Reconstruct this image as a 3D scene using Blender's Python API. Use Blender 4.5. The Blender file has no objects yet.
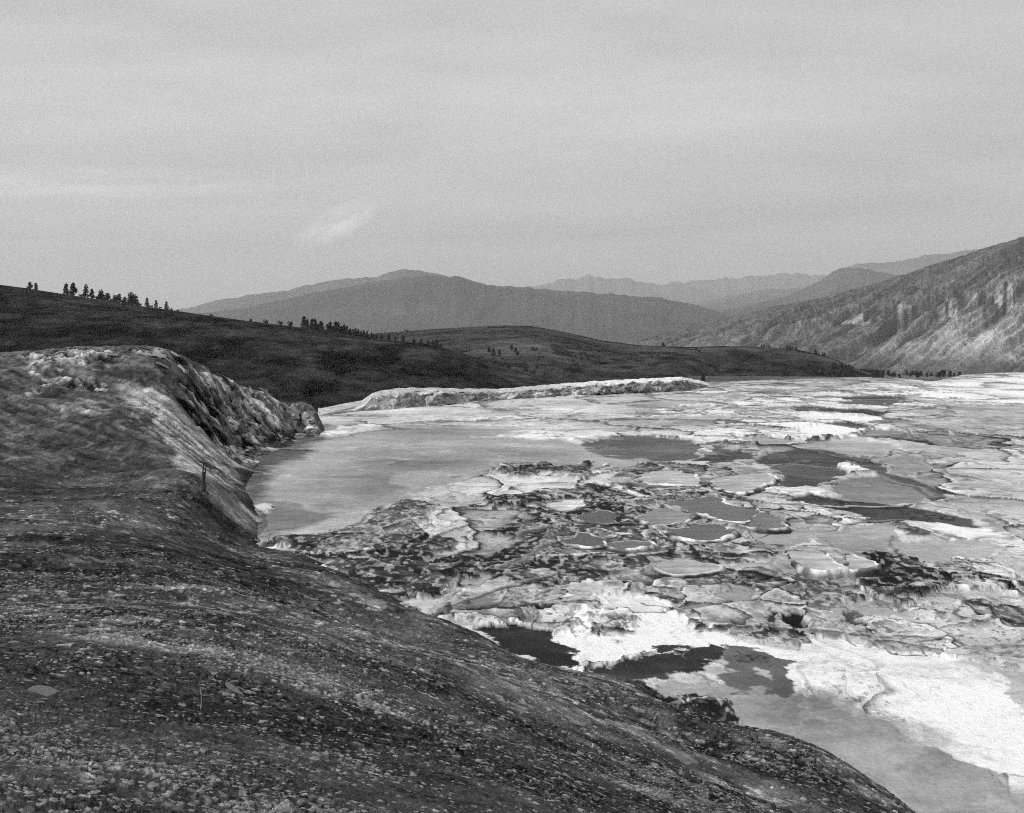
import bpy, bmesh, math, random
import numpy as np
from mathutils import Vector, Matrix

random.seed(7)
C = bpy.context.scene
COL = C.collection
F = 1098.0          # focal length in photo pixels
CX, HY = 512.0, 325.0   # principal column, horizon row
CAMZ = 12.0

# ------------------------------------------------------------------ helpers
def plane_pt(u, v, z=0.0):
    """the point at height z seen at photo position (u, v)"""
    Y = (CAMZ - z) * F / (v - HY)
    return ((u - CX) / F * Y, Y)

def depth_pt(u, v, Y):
    return ((u - CX) / F * Y, Y, CAMZ - (v - HY) / F * Y)

def _hash(ix, iy, seed):
    h = (ix.astype(np.int64) * 374761393 + iy.astype(np.int64) * 668265263 + seed * 1442695041) & 0x7fffffff
    h = ((h ^ (h >> 13)) * 1274126177) & 0x7fffffff
    h = (h ^ (h >> 16)) & 0xffff
    return h.astype(np.float32) / 65535.0

def vnoise(x, y, seed=0):
    ix = np.floor(x); iy = np.floor(y)
    fx = (x - ix).astype(np.float32); fy = (y - iy).astype(np.float32)
    fx = fx * fx * fx * (fx * (fx * 6 - 15) + 10); fy = fy * fy * fy * (fy * (fy * 6 - 15) + 10)
    a = _hash(ix, iy, seed); b = _hash(ix + 1, iy, seed)
    c = _hash(ix, iy + 1, seed); d = _hash(ix + 1, iy + 1, seed)
    return (a + (b - a) * fx) * (1 - fy) + (c + (d - c) * fx) * fy

def fbm(x, y, octv=5, seed=0, gain=0.5, lac=2.03):
    s = np.zeros(np.shape(x), np.float32); a = 1.0; t = 0.0
    ca, sa = math.cos(0.6), math.sin(0.6)
    for o in range(octv):
        s += a * vnoise(x, y, seed + o * 17)
        t += a; a *= gain
        x, y = (x * ca - y * sa) * lac + 13.7, (x * sa + y * ca) * lac + 7.3
    return s / t          # 0..1, mean about .5

def ridged(x, y, octv=4, seed=0):
    s = np.zeros(np.shape(x), np.float32); a = 1.0; t = 0
    for o in range(octv):
        s += a * (1 - np.abs(2 * vnoise(x, y, seed + o * 31) - 1)); t += a; a *= .5
        x, y = x * 2.1 + 3.1, y * 2.1 + 9.2
    return s / t

def cells(x, y, seed, hgt=None, bulge=0.0, jit=.85):
    """irregular cells about one unit across; returns the two nearest cells' heights and hashes and the distance to their border"""
    ix = np.floor(x); iy = np.floor(y)
    d1 = np.full(x.shape, 1e9, np.float32); d2 = d1.copy(); h1 = np.zeros(x.shape, np.float32); h2 = h1.copy(); r1 = h1.copy(); r2 = h1.copy()
    for ox in (-1, 0, 1):
        for oy in (-1, 0, 1):
            cxi = ix + ox; cyi = iy + oy
            cx_ = cxi + .5 + jit * (_hash(cxi, cyi, seed) - .5); cy_ = cyi + .5 + jit * (_hash(cxi, cyi, seed + 1) - .5)
            rr = _hash(cxi, cyi, seed + 2)
            hh = rr if hgt is None else hgt(cx_, cy_, rr)
            d = (np.hypot(x - cx_, y - cy_) - bulge * hh).astype(np.float32)
            nw = d < d1
            sec = (~nw) & (d < d2)
            d2 = np.where(nw, d1, np.where(sec, d, d2)); h2 = np.where(nw, h1, np.where(sec, hh, h2)); r2 = np.where(nw, r1, np.where(sec, rr, r2))
            d1 = np.where(nw, d, d1); h1 = np.where(nw, hh, h1); r1 = np.where(nw, rr, r1)
    return h1, h2, r1, r2, (d2 - d1) * .5

def sstep(a, b, x):
    t = np.clip((x - a) / (b - a), 0, 1)
    return t * t * (3 - 2 * t)

def lev(p):
    """paper grey 0-255 -> surface albedo that shows so in this light"""
    return (np.asarray(p, np.float32) / 255.0) ** 2.2

def poly_sd(px, py, poly):
    """signed distance to a polygon, positive inside"""
    n = len(poly)
    best = np.full(px.shape, 1e18, np.float32); inside = np.zeros(px.shape, bool)
    for i in range(n):
        x0, y0 = poly[i]; x1, y1 = poly[(i + 1) % n]
        ex, ey = x1 - x0, y1 - y0
        L = ex * ex + ey * ey + 1e-12
        t = np.clip(((px - x0) * ex + (py - y0) * ey) / L, 0, 1)
        d = (px - x0 - t * ex) ** 2 + (py - y0 - t * ey) ** 2
        best = np.minimum(best, d.astype(np.float32))
        if y0 != y1:
            c = ((y0 > py) != (y1 > py)) & (px < (x1 - x0) * (py - y0) / (y1 - y0) + x0)
            inside ^= c
    d = np.sqrt(best)
    return np.where(inside, d, -d)

def line_d(px, py, pts):
    best = np.full(px.shape, 1e18, np.float32)
    for (x0, y0), (x1, y1) in zip(pts[:-1], pts[1:]):
        ex, ey = x1 - x0, y1 - y0
        t = np.clip(((px - x0) * ex + (py - y0) * ey) / (ex * ex + ey * ey + 1e-12), 0, 1)
        best = np.minimum(best, ((px - x0 - t * ex) ** 2 + (py - y0 - t * ey) ** 2).astype(np.float32))
    return np.sqrt(best)

def grid_mesh(name, X, Y, Z, attrs, keep=None, smooth=True):
    nr, nc = X.shape
    idx = np.arange(nr * nc).reshape(nr, nc)
    q = np.stack([idx[:-1, :-1], idx[:-1, 1:], idx[1:, 1:], idx[1:, :-1]], -1).reshape(-1, 4)
    if keep is not None:
        k = keep[:-1, :-1] | keep[:-1, 1:] | keep[1:, 1:] | keep[1:, :-1]
        q = q[k.reshape(-1)]
    co = np.stack([X, Y, Z], -1).reshape(-1, 3).astype(np.float32)
    used = np.zeros(len(co), bool); used[q.reshape(-1)] = True
    remap = np.cumsum(used) - 1
    co = co[used]; q = remap[q]
    me = bpy.data.meshes.new(name)
    me.vertices.add(len(co)); me.vertices.foreach_set('co', co.reshape(-1))
    me.loops.add(q.size); me.loops.foreach_set('vertex_index', q.reshape(-1).astype(np.int32))
    me.polygons.add(len(q))
    me.polygons.foreach_set('loop_start', np.arange(0, q.size, 4, dtype=np.int32))
    me.update(calc_edges=True)
    if smooth:
        me.polygons.foreach_set('use_smooth', np.ones(len(q), bool))
    for k, a in attrs.items():
        at = me.attributes.new(k, 'FLOAT', 'POINT')
        at.data.foreach_set('value', a.reshape(-1)[used].astype(np.float32))
    return me

def obj(name, me, mat=None, parent=None, loc=None):
    if isinstance(me, bmesh.types.BMesh):
        b = me; me = bpy.data.meshes.new(name); b.to_mesh(me); b.free()
    o = bpy.data.objects.new(name, me); COL.objects.link(o)
    if mat is not None and not me.materials: me.materials.append(mat)
    if parent is not None: o.parent = parent
    if loc is not None: o.location = loc
    return o

def empty(name, loc, rz=0):
    o = bpy.data.objects.new(name, None); COL.objects.link(o)
    o.location = loc; o.rotation_euler.z = rz; o.empty_display_size = .3
    return o

def tag(o, label=None, cat=None, group=None, kind=None):
    if label: o['label'] = label
    if cat: o['category'] = cat
    if group: o['group'] = group
    if kind: o['kind'] = kind
    return o

# ------------------------------------------------------------------ materials
def base_mat(name):
    m = bpy.data.materials.new(name); m.use_nodes = True
    nt = m.node_tree; b = nt.nodes['Principled BSDF']
    return m, nt, b

def math_n(nt, op, a, b=None, clamp=False):
    n = nt.nodes.new('ShaderNodeMath'); n.operation = op; n.use_clamp = clamp
    for i, s in enumerate((a, b)):
        if s is None: continue
        if isinstance(s, (int, float)): n.inputs[i].default_value = s
        else: nt.links.new(s, n.inputs[i])
    return n.outputs[0]

def noise_n(nt, scale, detail=4, rough=.6, vec=None):
    n = nt.nodes.new('ShaderNodeTexNoise'); n.inputs['Scale'].default_value = scale
    n.inputs['Detail'].default_value = detail; n.inputs['Roughness'].default_value = rough
    if vec is not None: nt.links.new(vec, n.inputs['Vector'])
    return n.outputs['Fac']

def maprange(nt, v, a, b, c, d):
    n = nt.nodes.new('ShaderNodeMapRange')
    nt.links.new(v, n.inputs[0])
    for i, x in enumerate((a, b, c, d)): n.inputs[1 + i].default_value = x
    return n.outputs[0]

def grey_to(nt, val, sock):
    n = nt.nodes.new('ShaderNodeCombineColor')
    for i in range(3): nt.links.new(val, n.inputs[i])
    nt.links.new(n.outputs[0], sock)

def attr_mat(name, noises, bump=None, rough=.9, wet=False, spec=.3):
    """grey from the mesh's own tone attribute, broken up by noise of (scale, low, high)"""
    m, nt, b = base_mat(name)
    a = nt.nodes.new('ShaderNodeAttribute'); a.attribute_name = 'tone'
    tc = nt.nodes.new('ShaderNodeTexCoord'); P = tc.outputs['Object']
    v = a.outputs['Fac']
    for sc, lo, hi, *dr in noises:
        n = noise_n(nt, sc, dr[0] if dr else 5, dr[1] if dr else .65, P)
        v = math_n(nt, 'MULTIPLY', v, maprange(nt, n, .28, .72, lo, hi))
    v = math_n(nt, 'MINIMUM', v, .86)
    grey_to(nt, v, b.inputs['Base Color'])
    b.inputs['Specular IOR Level'].default_value = spec
    if wet:
        w = nt.nodes.new('ShaderNodeAttribute'); w.attribute_name = 'wet'
        nt.links.new(maprange(nt, w.outputs['Fac'], 0, 1, rough, .5), b.inputs['Roughness'])
    else:
        b.inputs['Roughness'].default_value = rough
    if bump:
        h = None
        for sc, amp in bump:
            n = math_n(nt, 'MULTIPLY', noise_n(nt, sc, 6, .65, P), amp)
            h = n if h is None else math_n(nt, 'ADD', h, n)
        if wet:
            h = math_n(nt, 'MULTIPLY', h, maprange(nt, w.outputs['Fac'], 0, 1, 1, .12))
        bn = nt.nodes.new('ShaderNodeBump'); bn.inputs['Strength'].default_value = 1; bn.inputs['Distance'].default_value = 1
        nt.links.new(h, bn.inputs['Height']); nt.links.new(bn.outputs[0], b.inputs['Normal'])
    return m

def plain_mat(name, lo, hi, scale, rough=.9, bump=0, spec=.3, bscale=None):
    m, nt, b = base_mat(name)
    tc = nt.nodes.new('ShaderNodeTexCoord'); P = tc.outputs['Object']
    n = noise_n(nt, scale, 5, .6, P)
    grey_to(nt, maprange(nt, n, .3, .7, lo, hi), b.inputs['Base Color'])
    b.inputs['Roughness'].default_value = rough; b.inputs['Specular IOR Level'].default_value = spec
    if bump:
        n2 = noise_n(nt, bscale or scale * 3, 6, .65, P)
        bn = nt.nodes.new('ShaderNodeBump'); bn.inputs['Strength'].default_value = 1; bn.inputs['Distance'].default_value = bump
        nt.links.new(n2, bn.inputs['Height']); nt.links.new(bn.outputs[0], b.inputs['Normal'])
    return m

M_terrace = attr_mat('travertine', [(1.2, .62, 1.26, 10, .78), (7.0, .82, 1.12)], [(3.0, .07), (14.0, .03)], wet=True, spec=.2)
M_hill = attr_mat('slope_soil', [(1.5, .42, 1.62, 12, .84), (9.0, .7, 1.34, 6, .8), (60.0, .78, 1.26)], [(1.6, .22), (6.0, .07), (25.0, .02)], spec=0)
M_ledge = attr_mat('ledge_rock', [(1.0, .5, 1.5, 9, .75), (6.0, .7, 1.3)], [(1.2, .45), (5.0, .15)], spec=.1)
M_brush = attr_mat('dark_brush_slope', [(.12, .3, 1.75, 9, .8), (.05, .8, 1.25)], [(.35, 2.2), (.06, 1.5)], spec=0)
M_mount = attr_mat('mountain_rock', [(.01, .35, 1.7, 9, .8), (.05, .7, 1.4)], [(.03, 16.0), (.008, 30.0)], spec=0)
M_far = attr_mat('far_mountain_rock', [(.0015, .8, 1.22, 8, .7)], [(.004, 20.0)], spec=0)
M_stone = plain_mat('pale_stone', .42, .72, 9, .9, .02)
M_slab = plain_mat('grey_slab', .17, .30, 9, .95, .03)
M_needles = plain_mat('conifer_needles', .018, .045, 3, .9, spec=.1)
M_bush = plain_mat('shrub_leaves', .02, .05, 3, .9, spec=.1)
M_bark = plain_mat('dead_bark', .02, .05, 12, .95, .03)
M_barkl = plain_mat('conifer_bark', .04, .08, 12, .95)
M_straw = plain_mat('dry_straw', .2, .34, 20, .9)
M_twig = plain_mat('bleached_wood', .4, .55, 20, .9)
M_rim = attr_mat('rim_travertine', [(6.0, .8, 1.18), (25.0, .82, 1.12)], [(7.0, .05), (25.0, .02)])

# ------------------------------------------------------------------ foreground hillside: base surface
CP = []
def cp(u, v, Y): CP.append(depth_pt(u, v, Y))
def cz(u, v, z=0.0):
    x, y = plane_pt(u, v, z); CP.append((x, y, z))
for p in [(0, 0, 10.35), (-5, 0, 10.6), (-16, 2, 11), (5, 0, 9.0), (12, 2, 6.0), (20, 4, 2.2), (-4, -8, 10.9), (6, -8, 9.5), (-2, 3, 10.35)]: CP.append(p)
for a in [(25, 772, 4.6), (200, 772, 5.4), (400, 772, 7.4), (550, 772, 10.5), (660, 772, 14.5), (750, 772, 19.5),
          (100, 650, 11), (300, 650, 14), (450, 660, 22), (560, 700, 21), (600, 705, 23), (700, 750, 22.5), (-150, 772, 4.6), (-150, 600, 18), (-150, 470, 60), (-150, 380, 90), (-150, 345, 106),
          (100, 600, 18), (250, 600, 24), (350, 620, 30), (100, 560, 30), (200, 555, 40), (250, 560, 50), (300, 580, 42),
          (60, 520, 45), (150, 515, 52), (220, 520, 60), (205, 490, 62), (100, 470, 70), (30, 470, 66), (230, 490, 68),
          (50, 420, 82), (120, 420, 83), (170, 450, 78), (200, 470, 74), (40, 380, 95), (100, 380, 97),
          (150, 400, 92), (200, 430, 92), (240, 455, 96), (30, 354, 105), (70, 350, 107), (120, 350, 108), (160, 350, 108.5),
          (190, 362, 112), (225, 380, 116), (270, 395, 122), (300, 401, 125), (313, 404, 126), (230, 420, 108), (270, 420, 116), (300, 427, 122)]: cp(*a)
for a in [(600, 678), (640, 685), (662, 696), (690, 720), (740, 737), (790, 755), (830, 772), (905, 813), (985, 870), (560, 673),
          (520, 655), (475, 631), (450, 622), (400, 602), (340, 574), (300, 553), (262, 545), (259, 520), (247, 490), (258, 466), (300, 446), (320, 437), (319, 418)]: cz(*a)
# beyond the contact line and behind the mound the surface goes under
for a in [(900, 772, -2.5), (800, 700, -2.5), (700, 660, -2.5), (560, 620, -2.5), (460, 580, -2.5), (380, 540, -2.5), (330, 500, -2.5), (360, 440, -3), (330, 430, -1.2), (335, 418, -2), (328, 412, -3)]:
    x, y = plane_pt(a[0], a[1]); CP.append((x, y, a[2]))
for u, Y, z in [(30, 125, 7), (100, 128, 7), (160, 130, 5.5), (225, 135, 1), (280, 138, -2), (310, 135, -2.5), (-150, 128, 7), (30, 160, -6), (160, 162, -8), (300, 165, -10), (-150, 160, -6)]:
    CP.append(((u - CX) / F * Y, Y, z))
CPa = np.array(CP, np.float64)
def _tps(r2): return np.where(r2 > 1e-9, .5 * r2 * np.log(r2 + 1e-12), 0)
# thin-plate spline in a slightly compressed plan (near detail counts more)
def warp(x, y):
    r = np.sqrt(x * x + y * y) + 6.0
    k = np.log(r / 4.0) / r * 20
    return x * k, y * k
_wx, _wy = warp(CPa[:, 0], CPa[:, 1])
_n = len(CPa)
_K = _tps((_wx[:, None] - _wx) ** 2 + (_wy[:, None] - _wy) ** 2) + np.eye(_n) * .06
_Pm = np.stack([np.ones(_n), _wx, _wy], 1)
_A = np.zeros((_n + 3, _n + 3)); _A[:_n, :_n] = _K; _A[:_n, _n:] = _Pm; _A[_n:, :_n] = _Pm.T
_sol = np.linalg.solve(_A, np.concatenate([CPa[:, 2], [0, 0, 0]]))
def hill_base(x, y):
    x = np.asarray(x, np.float64); y = np.asarray(y, np.float64)
    sh = x.shape; x = x.reshape(-1); y = y.reshape(-1)
    wx, wy = warp(x, y)
    out = _sol[_n] + _sol[_n + 1] * wx + _sol[_n + 2] * wy
    for i in range(_n):
        out += _sol[i] * _tps((wx - _wx[i]) ** 2 + (wy - _wy[i]) ** 2)
    return out.reshape(sh)
def hill_hit(u, v):
    """plan position where the line of sight through (u, v) meets the hillside"""
    Y = np.exp(np.linspace(math.log(3.2), math.log(170), 900))
    x = (u - CX) / F * Y; zr = CAMZ - (v - HY) / F * Y
    zb = hill_base(x, Y)
    hit = np.nonzero(zb >= zr)[0]
    i = hit[0] if len(hit) else int(np.argmin(zr - zb))
    return (float(x[i]), float(Y[i]))

# ------------------------------------------------------------------ terrace
u_ed = [-300, 320, 372, 440, 500, 560, 620, 680, 702, 740, 800, 860, 905, 932, 945, 962, 1000, 1300]
v_ed = [425, 413, 405, 402, 397, 393, 390, 387, 383, 381.5, 379, 377.3, 379, 382, 379.5, 375, 373.2, 369]
PT = []   # (outline, grey, edge softness in m, warp in m, roughness of ground 0..1, wet)
def pt(poly, g, soft=.5, wrp=1.0, rough=.15, wet=0.0): PT.append(([plane_pt(*p) for p in poly], g, soft, wrp, rough, wet))
# far, bright flats
pt([(640, 400), (800, 392), (1000, 378), (1000, 430), (860, 440), (740, 450), (640, 436)], 222, 4, 3, .5)
pt([(930, 385), (1010, 374), (1300, 370), (1300, 402), (990, 404), (940, 400)], 240, 3, 2, .2)
pt([(540, 402), (640, 396), (760, 396), (700, 404), (600, 412), (520, 408)], 185, 5, 3, .2)
pt([(620, 404), (690, 400), (740, 402), (700, 409), (640, 411)], 165, 3, 2, .2)
pt([(640, 420), (700, 415), (740, 418), (735, 427), (680, 430), (640, 428)], 178, 2, 2, .2)
pt([(455, 409), (520, 402), (560, 405), (540, 412), (490, 413)], 150, 2, 3, .2, .3)
pt([(835, 397), (870, 396), (908, 401), (902, 407), (850, 407)], 88, 1, 2, .2, .5)
pt([(800, 407.5), (850, 410), (892, 414), (888, 417), (840, 414), (800, 411.5)], 75, .8, 1, .2, .5)
pt([(795, 414), (840, 415.5), (884, 419), (872, 422.5), (830, 421), (795, 421)], 244, .8, 1, .1)
pt([(818, 425), (850, 421.5), (878, 427), (860, 430), (838, 426)], 78, .6, .8, .2, .5)
pt([(860, 434), (875, 430), (905, 432), (908, 438), (880, 440), (858, 438)], 140, .6, .6, .1, .4)
pt([(795, 428), (830, 424.5), (852, 427), (858, 433), (840, 438), (795, 437)], 246, .6, 1, .15)
pt([(910, 408), (960, 405), (1300, 402), (1300, 640), (985, 520), (945, 495), (920, 472), (900, 445), (895, 425)], 178, 3, 2, .3, .1)
pt([(905, 440), (925, 470), (945, 497), (930, 505), (985, 520), (990, 545), (1010, 500), (990, 460), (950, 430)], 172, 2, 1, .3, .1)
pt([(740, 438), (800, 441), (870, 440), (895, 449), (875, 458), (835, 455), (770, 452)], 165, 1, 1, .15, .3)
pt([(868, 459), (900, 454), (925, 458), (928, 468), (908, 476), (885, 470)], 150, .8, .8, .1, .4)
# left flat sheet of shallow water and sinter
LS = [(325, 437), (300, 455), (270, 474), (262, 495), (258, 545), (300, 547), (337, 538), (362, 516), (400, 501), (432, 492), (470, 489), (520, 477), (560, 471),
      (600, 469), (613, 463), (617, 456), (600, 446), (560, 440), (500, 439), (440, 438), (430, 430), (380, 429), (340, 436)]
pt([(318, 416), (400, 409), (470, 405), (560, 398), (640, 395), (640, 436), (560, 440), (430, 432), (330, 440)], 205, 3, 2, .25)
pt(LS, 158, 1.2, .8, .02, .7)
pt([(390, 430), (450, 426), (520, 430), (500, 437), (430, 440), (400, 445)], 138, 5, 1.5, .03, .7)
pt([(320, 490), (345, 462), (380, 456), (440, 460), (448, 472), (405, 490), (380, 499), (340, 503)], 134, 6, 1.5, .03, .7)
pt([(350, 449), (420, 445), (520, 447), (590, 451), (600, 458), (560, 461), (500, 456), (430, 462), (370, 460)], 148, 1.2, .9, .02, .7)
pt([(262, 500), (290, 503), (310, 508), (330, 512), (345, 511), (320, 520), (280, 532), (258, 540)], 124, .6, .8, .02, .7)
pt([(268, 541), (300, 528), (330, 518), (347, 512), (392, 508), (366, 517), (337, 537), (292, 545)], 190, .6, .5, .04)
pt([(262, 544), (300, 540), (335, 536), (338, 539), (300, 547), (262, 549)], 75, .3, .3, .05)
pt([(405, 471), (470, 465), (545, 467), (520, 474), (470, 480), (430, 482), (400, 492)], 172, 1.4, 1.2, .08, .3)
pt([(324, 441), (300, 456), (271, 476), (265, 498), (250, 505), (225, 490), (230, 462), (280, 445), (318, 432)], 84, 2.0, .8, .15, .3)
# band of old dry steps (dark centre left)
pt([(270, 548), (335, 539), (364, 518), (405, 503), (428, 499), (432, 515), (424, 532), (452, 556), (484, 548), (505, 536), (530, 530), (525, 545),
    (495, 562), (450, 580), (420, 597), (400, 603), (368, 588), (338, 572)], 82, .8, 1.6, .9)
pt([(330, 556), (360, 544), (400, 535), (420, 540), (380, 555), (345, 565)], 120, .8, 1.6, .6)
pt([(405, 492), (460, 482), (535, 482), (548, 497), (524, 514), (512, 530), (484, 542), (452, 548), (424, 528), (432, 510), (410, 503)], 222, .8, 1.4, .35)
pt([(484, 470), (530, 465), (556, 470), (545, 481), (512, 476)], 85, .6, 1, .6)
pt([(548, 471), (590, 463.5), (582, 474), (594, 484), (568, 480)], 78, .5, .8, .6)
pt([(440, 472), (500, 474), (560, 482), (540, 492), (470, 488)], 215, 1.5, 1.4, .3)
# central basin belt
pt([(540, 492), (600, 484), (660, 484), (720, 492), (790, 500), (790, 535), (740, 560), (660, 575), (600, 590), (540, 585), (505, 565), (520, 540), (540, 515)], 122, 1.5, 1.5, .95)
pt([(555, 492), (612, 485), (648, 502), (655, 522), (630, 534), (596, 532), (566, 522), (576, 510), (604, 505), (582, 496)], 72, .8, 1.2, .9)
pt([(480, 499), (540, 496), (548, 503), (500, 507)], 50, .4, .8, .9)
pt([(586, 478), (606, 466), (630, 470), (612, 479), (618, 492), (640, 500), (628, 500), (602, 492)], 240, .4, .8, .5)
pt([(630, 494), (680, 487), (740, 488), (800, 498), (740, 500), (700, 496), (660, 500)], 200, .8, 1, .8)
pt([(500, 562), (540, 545), (575, 542), (596, 556), (560, 566), (515, 578)], 85, .6, 1.2, 1)
pt([(560, 565), (600, 556), (650, 556), (660, 575), (600, 592), (560, 590)], 150, .8, 1.2, .9)
# dark eastern pools
pt([(588, 447), (612, 435.5), (650, 436), (682, 440), (700, 449), (690, 458), (668, 465), (640, 466), (622, 459)], 86, .5, .8, .03, .8)
pt([(612, 462), (640, 457), (652, 461), (630, 467), (612, 468)], 155, .5, .5, .05, .5)
pt([(690, 461), (716, 449), (742, 451), (750, 458), (716, 466), (694, 468)], 92, .4, .8, .2, .7)
pt([(632, 468), (700, 466), (745, 462), (770, 470), (778, 480), (745, 496), (700, 492), (650, 486), (625, 478)], 182, .8, 1.0, .5)
pt([(755, 455), (800, 449), (832, 452), (862, 461), (882, 471), (916, 480), (943, 492), (947, 500), (934, 502), (918, 492), (882, 479), (868, 474), (850, 471), (836, 478),
    (820, 484), (795, 490), (770, 492), (782, 478), (770, 468)], 84, .4, .7, .1, .7)
pt([(826, 489), (840, 480), (872, 475.5), (905, 486), (930, 496), (915, 503), (880, 506), (850, 501)], 132, .5, .6, .05, .6)
pt([(838, 469), (846, 462), (852, 470), (866, 474), (852, 477), (840, 474)], 225, .3, .6, .6)
pt([(760, 490), (800, 492), (845, 496), (836, 500), (795, 501), (750, 498)], 215, .4, .6, .4)
pt([(790, 503), (815, 496.5), (850, 501), (900, 506), (928, 511), (968, 519), (974, 527), (932, 523), (880, 523), (842, 524), (862, 516), (830, 510)], 66, .3, .5, .25, .5)
pt([(722, 496), (760, 497), (802, 506), (834, 515), (872, 520), (850, 525), (800, 518), (768, 508)], 218, .3, .6, .4)
pt([(690, 505), (740, 503), (780, 512), (830, 530), (800, 545), (770, 540), (750, 532), (790, 526), (760, 514)], 190, .6, .8, .4)
# south-east shelves
pt([(740, 536), (790, 530), (815, 532), (812, 545), (780, 552), (755, 548)], 155, .4, .6, .1, .3)
pt([(814, 536), (850, 527), (895, 522.5), (896, 534), (911, 545), (905, 552), (876, 561), (852, 555), (824, 548)], 156, .25, .4, .04, .3)
pt([(928, 525), (972, 526), (1000, 534), (965, 538), (936, 533)], 240, .3, .5, .2)
pt([(896, 541), (960, 539), (1005, 543), (1000, 562), (930, 566), (903, 560)], 172, .4, .6, .05, .3)
pt([(893, 525), (905, 524), (918, 533), (935, 535), (925, 538), (905, 536)], 60, .2, .5, .5)
pt([(848, 571), (868, 566), (888, 558), (918, 567), (938, 588), (918, 602), (888, 597), (862, 582)], 58, .3, .9, 1)
pt([(925, 570), (960, 565), (1010, 568), (1010, 590), (950, 590)], 185, .5, .8, .9)
pt([(640, 582), (700, 562), (742, 574), (800, 574), (858, 588), (900, 608), (1010, 604), (1080, 670), (1000, 670), (962, 656), (908, 656), (870, 641), (838, 640),
    (800, 651), (780, 640), (738, 641), (690, 622), (662, 611)], 148, .4, .9, .62)
pt([(708, 596), (728, 584), (752, 587), (748, 598), (726, 602)], 158, .4, .5, .1)
pt([(830, 600), (870, 598), (905, 612), (880, 618), (845, 614)], 172, .5, .6, .15)
pt([(880, 618), (960, 612), (1010, 620), (1010, 660), (960, 654), (905, 650)], 165, .5, .8, .5)
pt([(838, 614), (850, 610), (860, 622), (852, 628)], 85, .25, .3, .2)
pt([(790, 617), (800, 613), (811, 616), (810, 630), (796, 632)], 25, .12, .2, .1)  # shade inside this hole and the next painted as dark tone
pt([(733, 621), (742, 624), (744, 631), (734, 628)], 35, .1, .2, .3)
pt([(768, 612), (785, 618), (792, 628), (780, 626)], 45, .15, .3, .4)
pt([(640, 590), (660, 596), (688, 606), (668, 605), (645, 600)], 50, .15, .4, .5)
pt([(757, 632), (772, 628), (775, 636), (762, 640)], 55, .15, .3, .6)
# white apron
pt([(400, 602), (440, 590), (520, 578), (560, 590), (600, 592), (650, 600), (690, 625), (740, 640), (690, 645), (640, 650), (600, 665), (570, 660), (540, 628), (470, 628)], 200, .6, 1.0, .6)
pt([(556, 640), (575, 615), (600, 598), (645, 597), (666, 608), (692, 624), (740, 640), (800, 650), (820, 636), (850, 642), (905, 653), (948, 652), (1000, 690), (1100, 790),
    (1000, 775), (960, 755), (920, 735), (880, 711), (862, 700), (820, 698), (790, 694), (780, 665), (740, 655), (700, 650), (660, 640), (640, 650), (600, 662), (572, 664)], 249, .25, .5, .22)
pt([(590, 617), (630, 610), (640, 622), (610, 636), (590, 630)], 200, .5, .5, .6)
pt([(448, 603), (470, 592), (505, 594), (512, 603), (490, 616), (460, 618)], 140, .8, .5, .4)
pt([(500, 626), (530, 612), (560, 603), (562, 608), (530, 620)], 130, .2, .3, .2)
pt([(404, 602), (430, 596), (470, 590), (450, 600), (430, 612)], 212, .4, .3, .1)
# near grey pool, wet mud
pt([(640, 688), (665, 682), (702, 678), (742, 690), (792, 699), (850, 700), (880, 712), (920, 735), (960, 757), (1000, 775), (1120, 850), (1100, 1000), (900, 1000), (860, 820),
    (830, 772), (790, 752), (745, 728), (700, 705)], 150, .35, .3, .02, .4)
pt([(800, 690), (850, 694), (890, 712), (930, 735), (975, 758), (950, 755), (890, 728), (850, 708), (800, 702)], 200, 1.2, .6, .3, .2)
pt([(760, 700), (840, 700), (875, 712), (870, 722), (800, 722), (760, 712)], 128, 1.2, .4, .02, .4)
pt([(930, 748), (975, 762), (985, 768), (950, 772), (900, 765)], 128, .4, .3, .02, .4)
pt([(712, 656), (735, 645), (782, 661), (797, 675), (790, 690), (770, 697), (728, 693), (722, 680)], 95, .2, .35, .1, .4)
pt([(742, 676), (755, 674), (775, 683), (768, 686)], 175, .1, .2, .2)
pt([(735, 652), (758, 658), (772, 668), (745, 668)], 75, .2, .3, .3, .4)
pt([(474, 627), (520, 625), (551, 632), (569, 645), (572, 664), (545, 668), (515, 655)], 34, .15, .25, .03, .5)
pt([(598, 668), (640, 658), (680, 652), (692, 660), (702, 666), (680, 673), (650, 681), (620, 680)], 44, .12, .25, .03, .5)
pt([(682, 651), (716, 642.5), (722, 650), (706, 663), (690, 660)], 42, .12, .25, .03, .5)
pt([(644, 648), (655, 640), (675, 644), (688, 649), (660, 652)], 50, .1, .25, .1, .4)
pt([(560, 672), (620, 674), (652, 688), (662, 696), (630, 690)], 40, .12, .25, .05, .4)
pt([(655, 702), (690, 697), (725, 702), (744, 716), (746, 730), (735, 740), (700, 730)], 70, .12, .4, .9)

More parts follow.
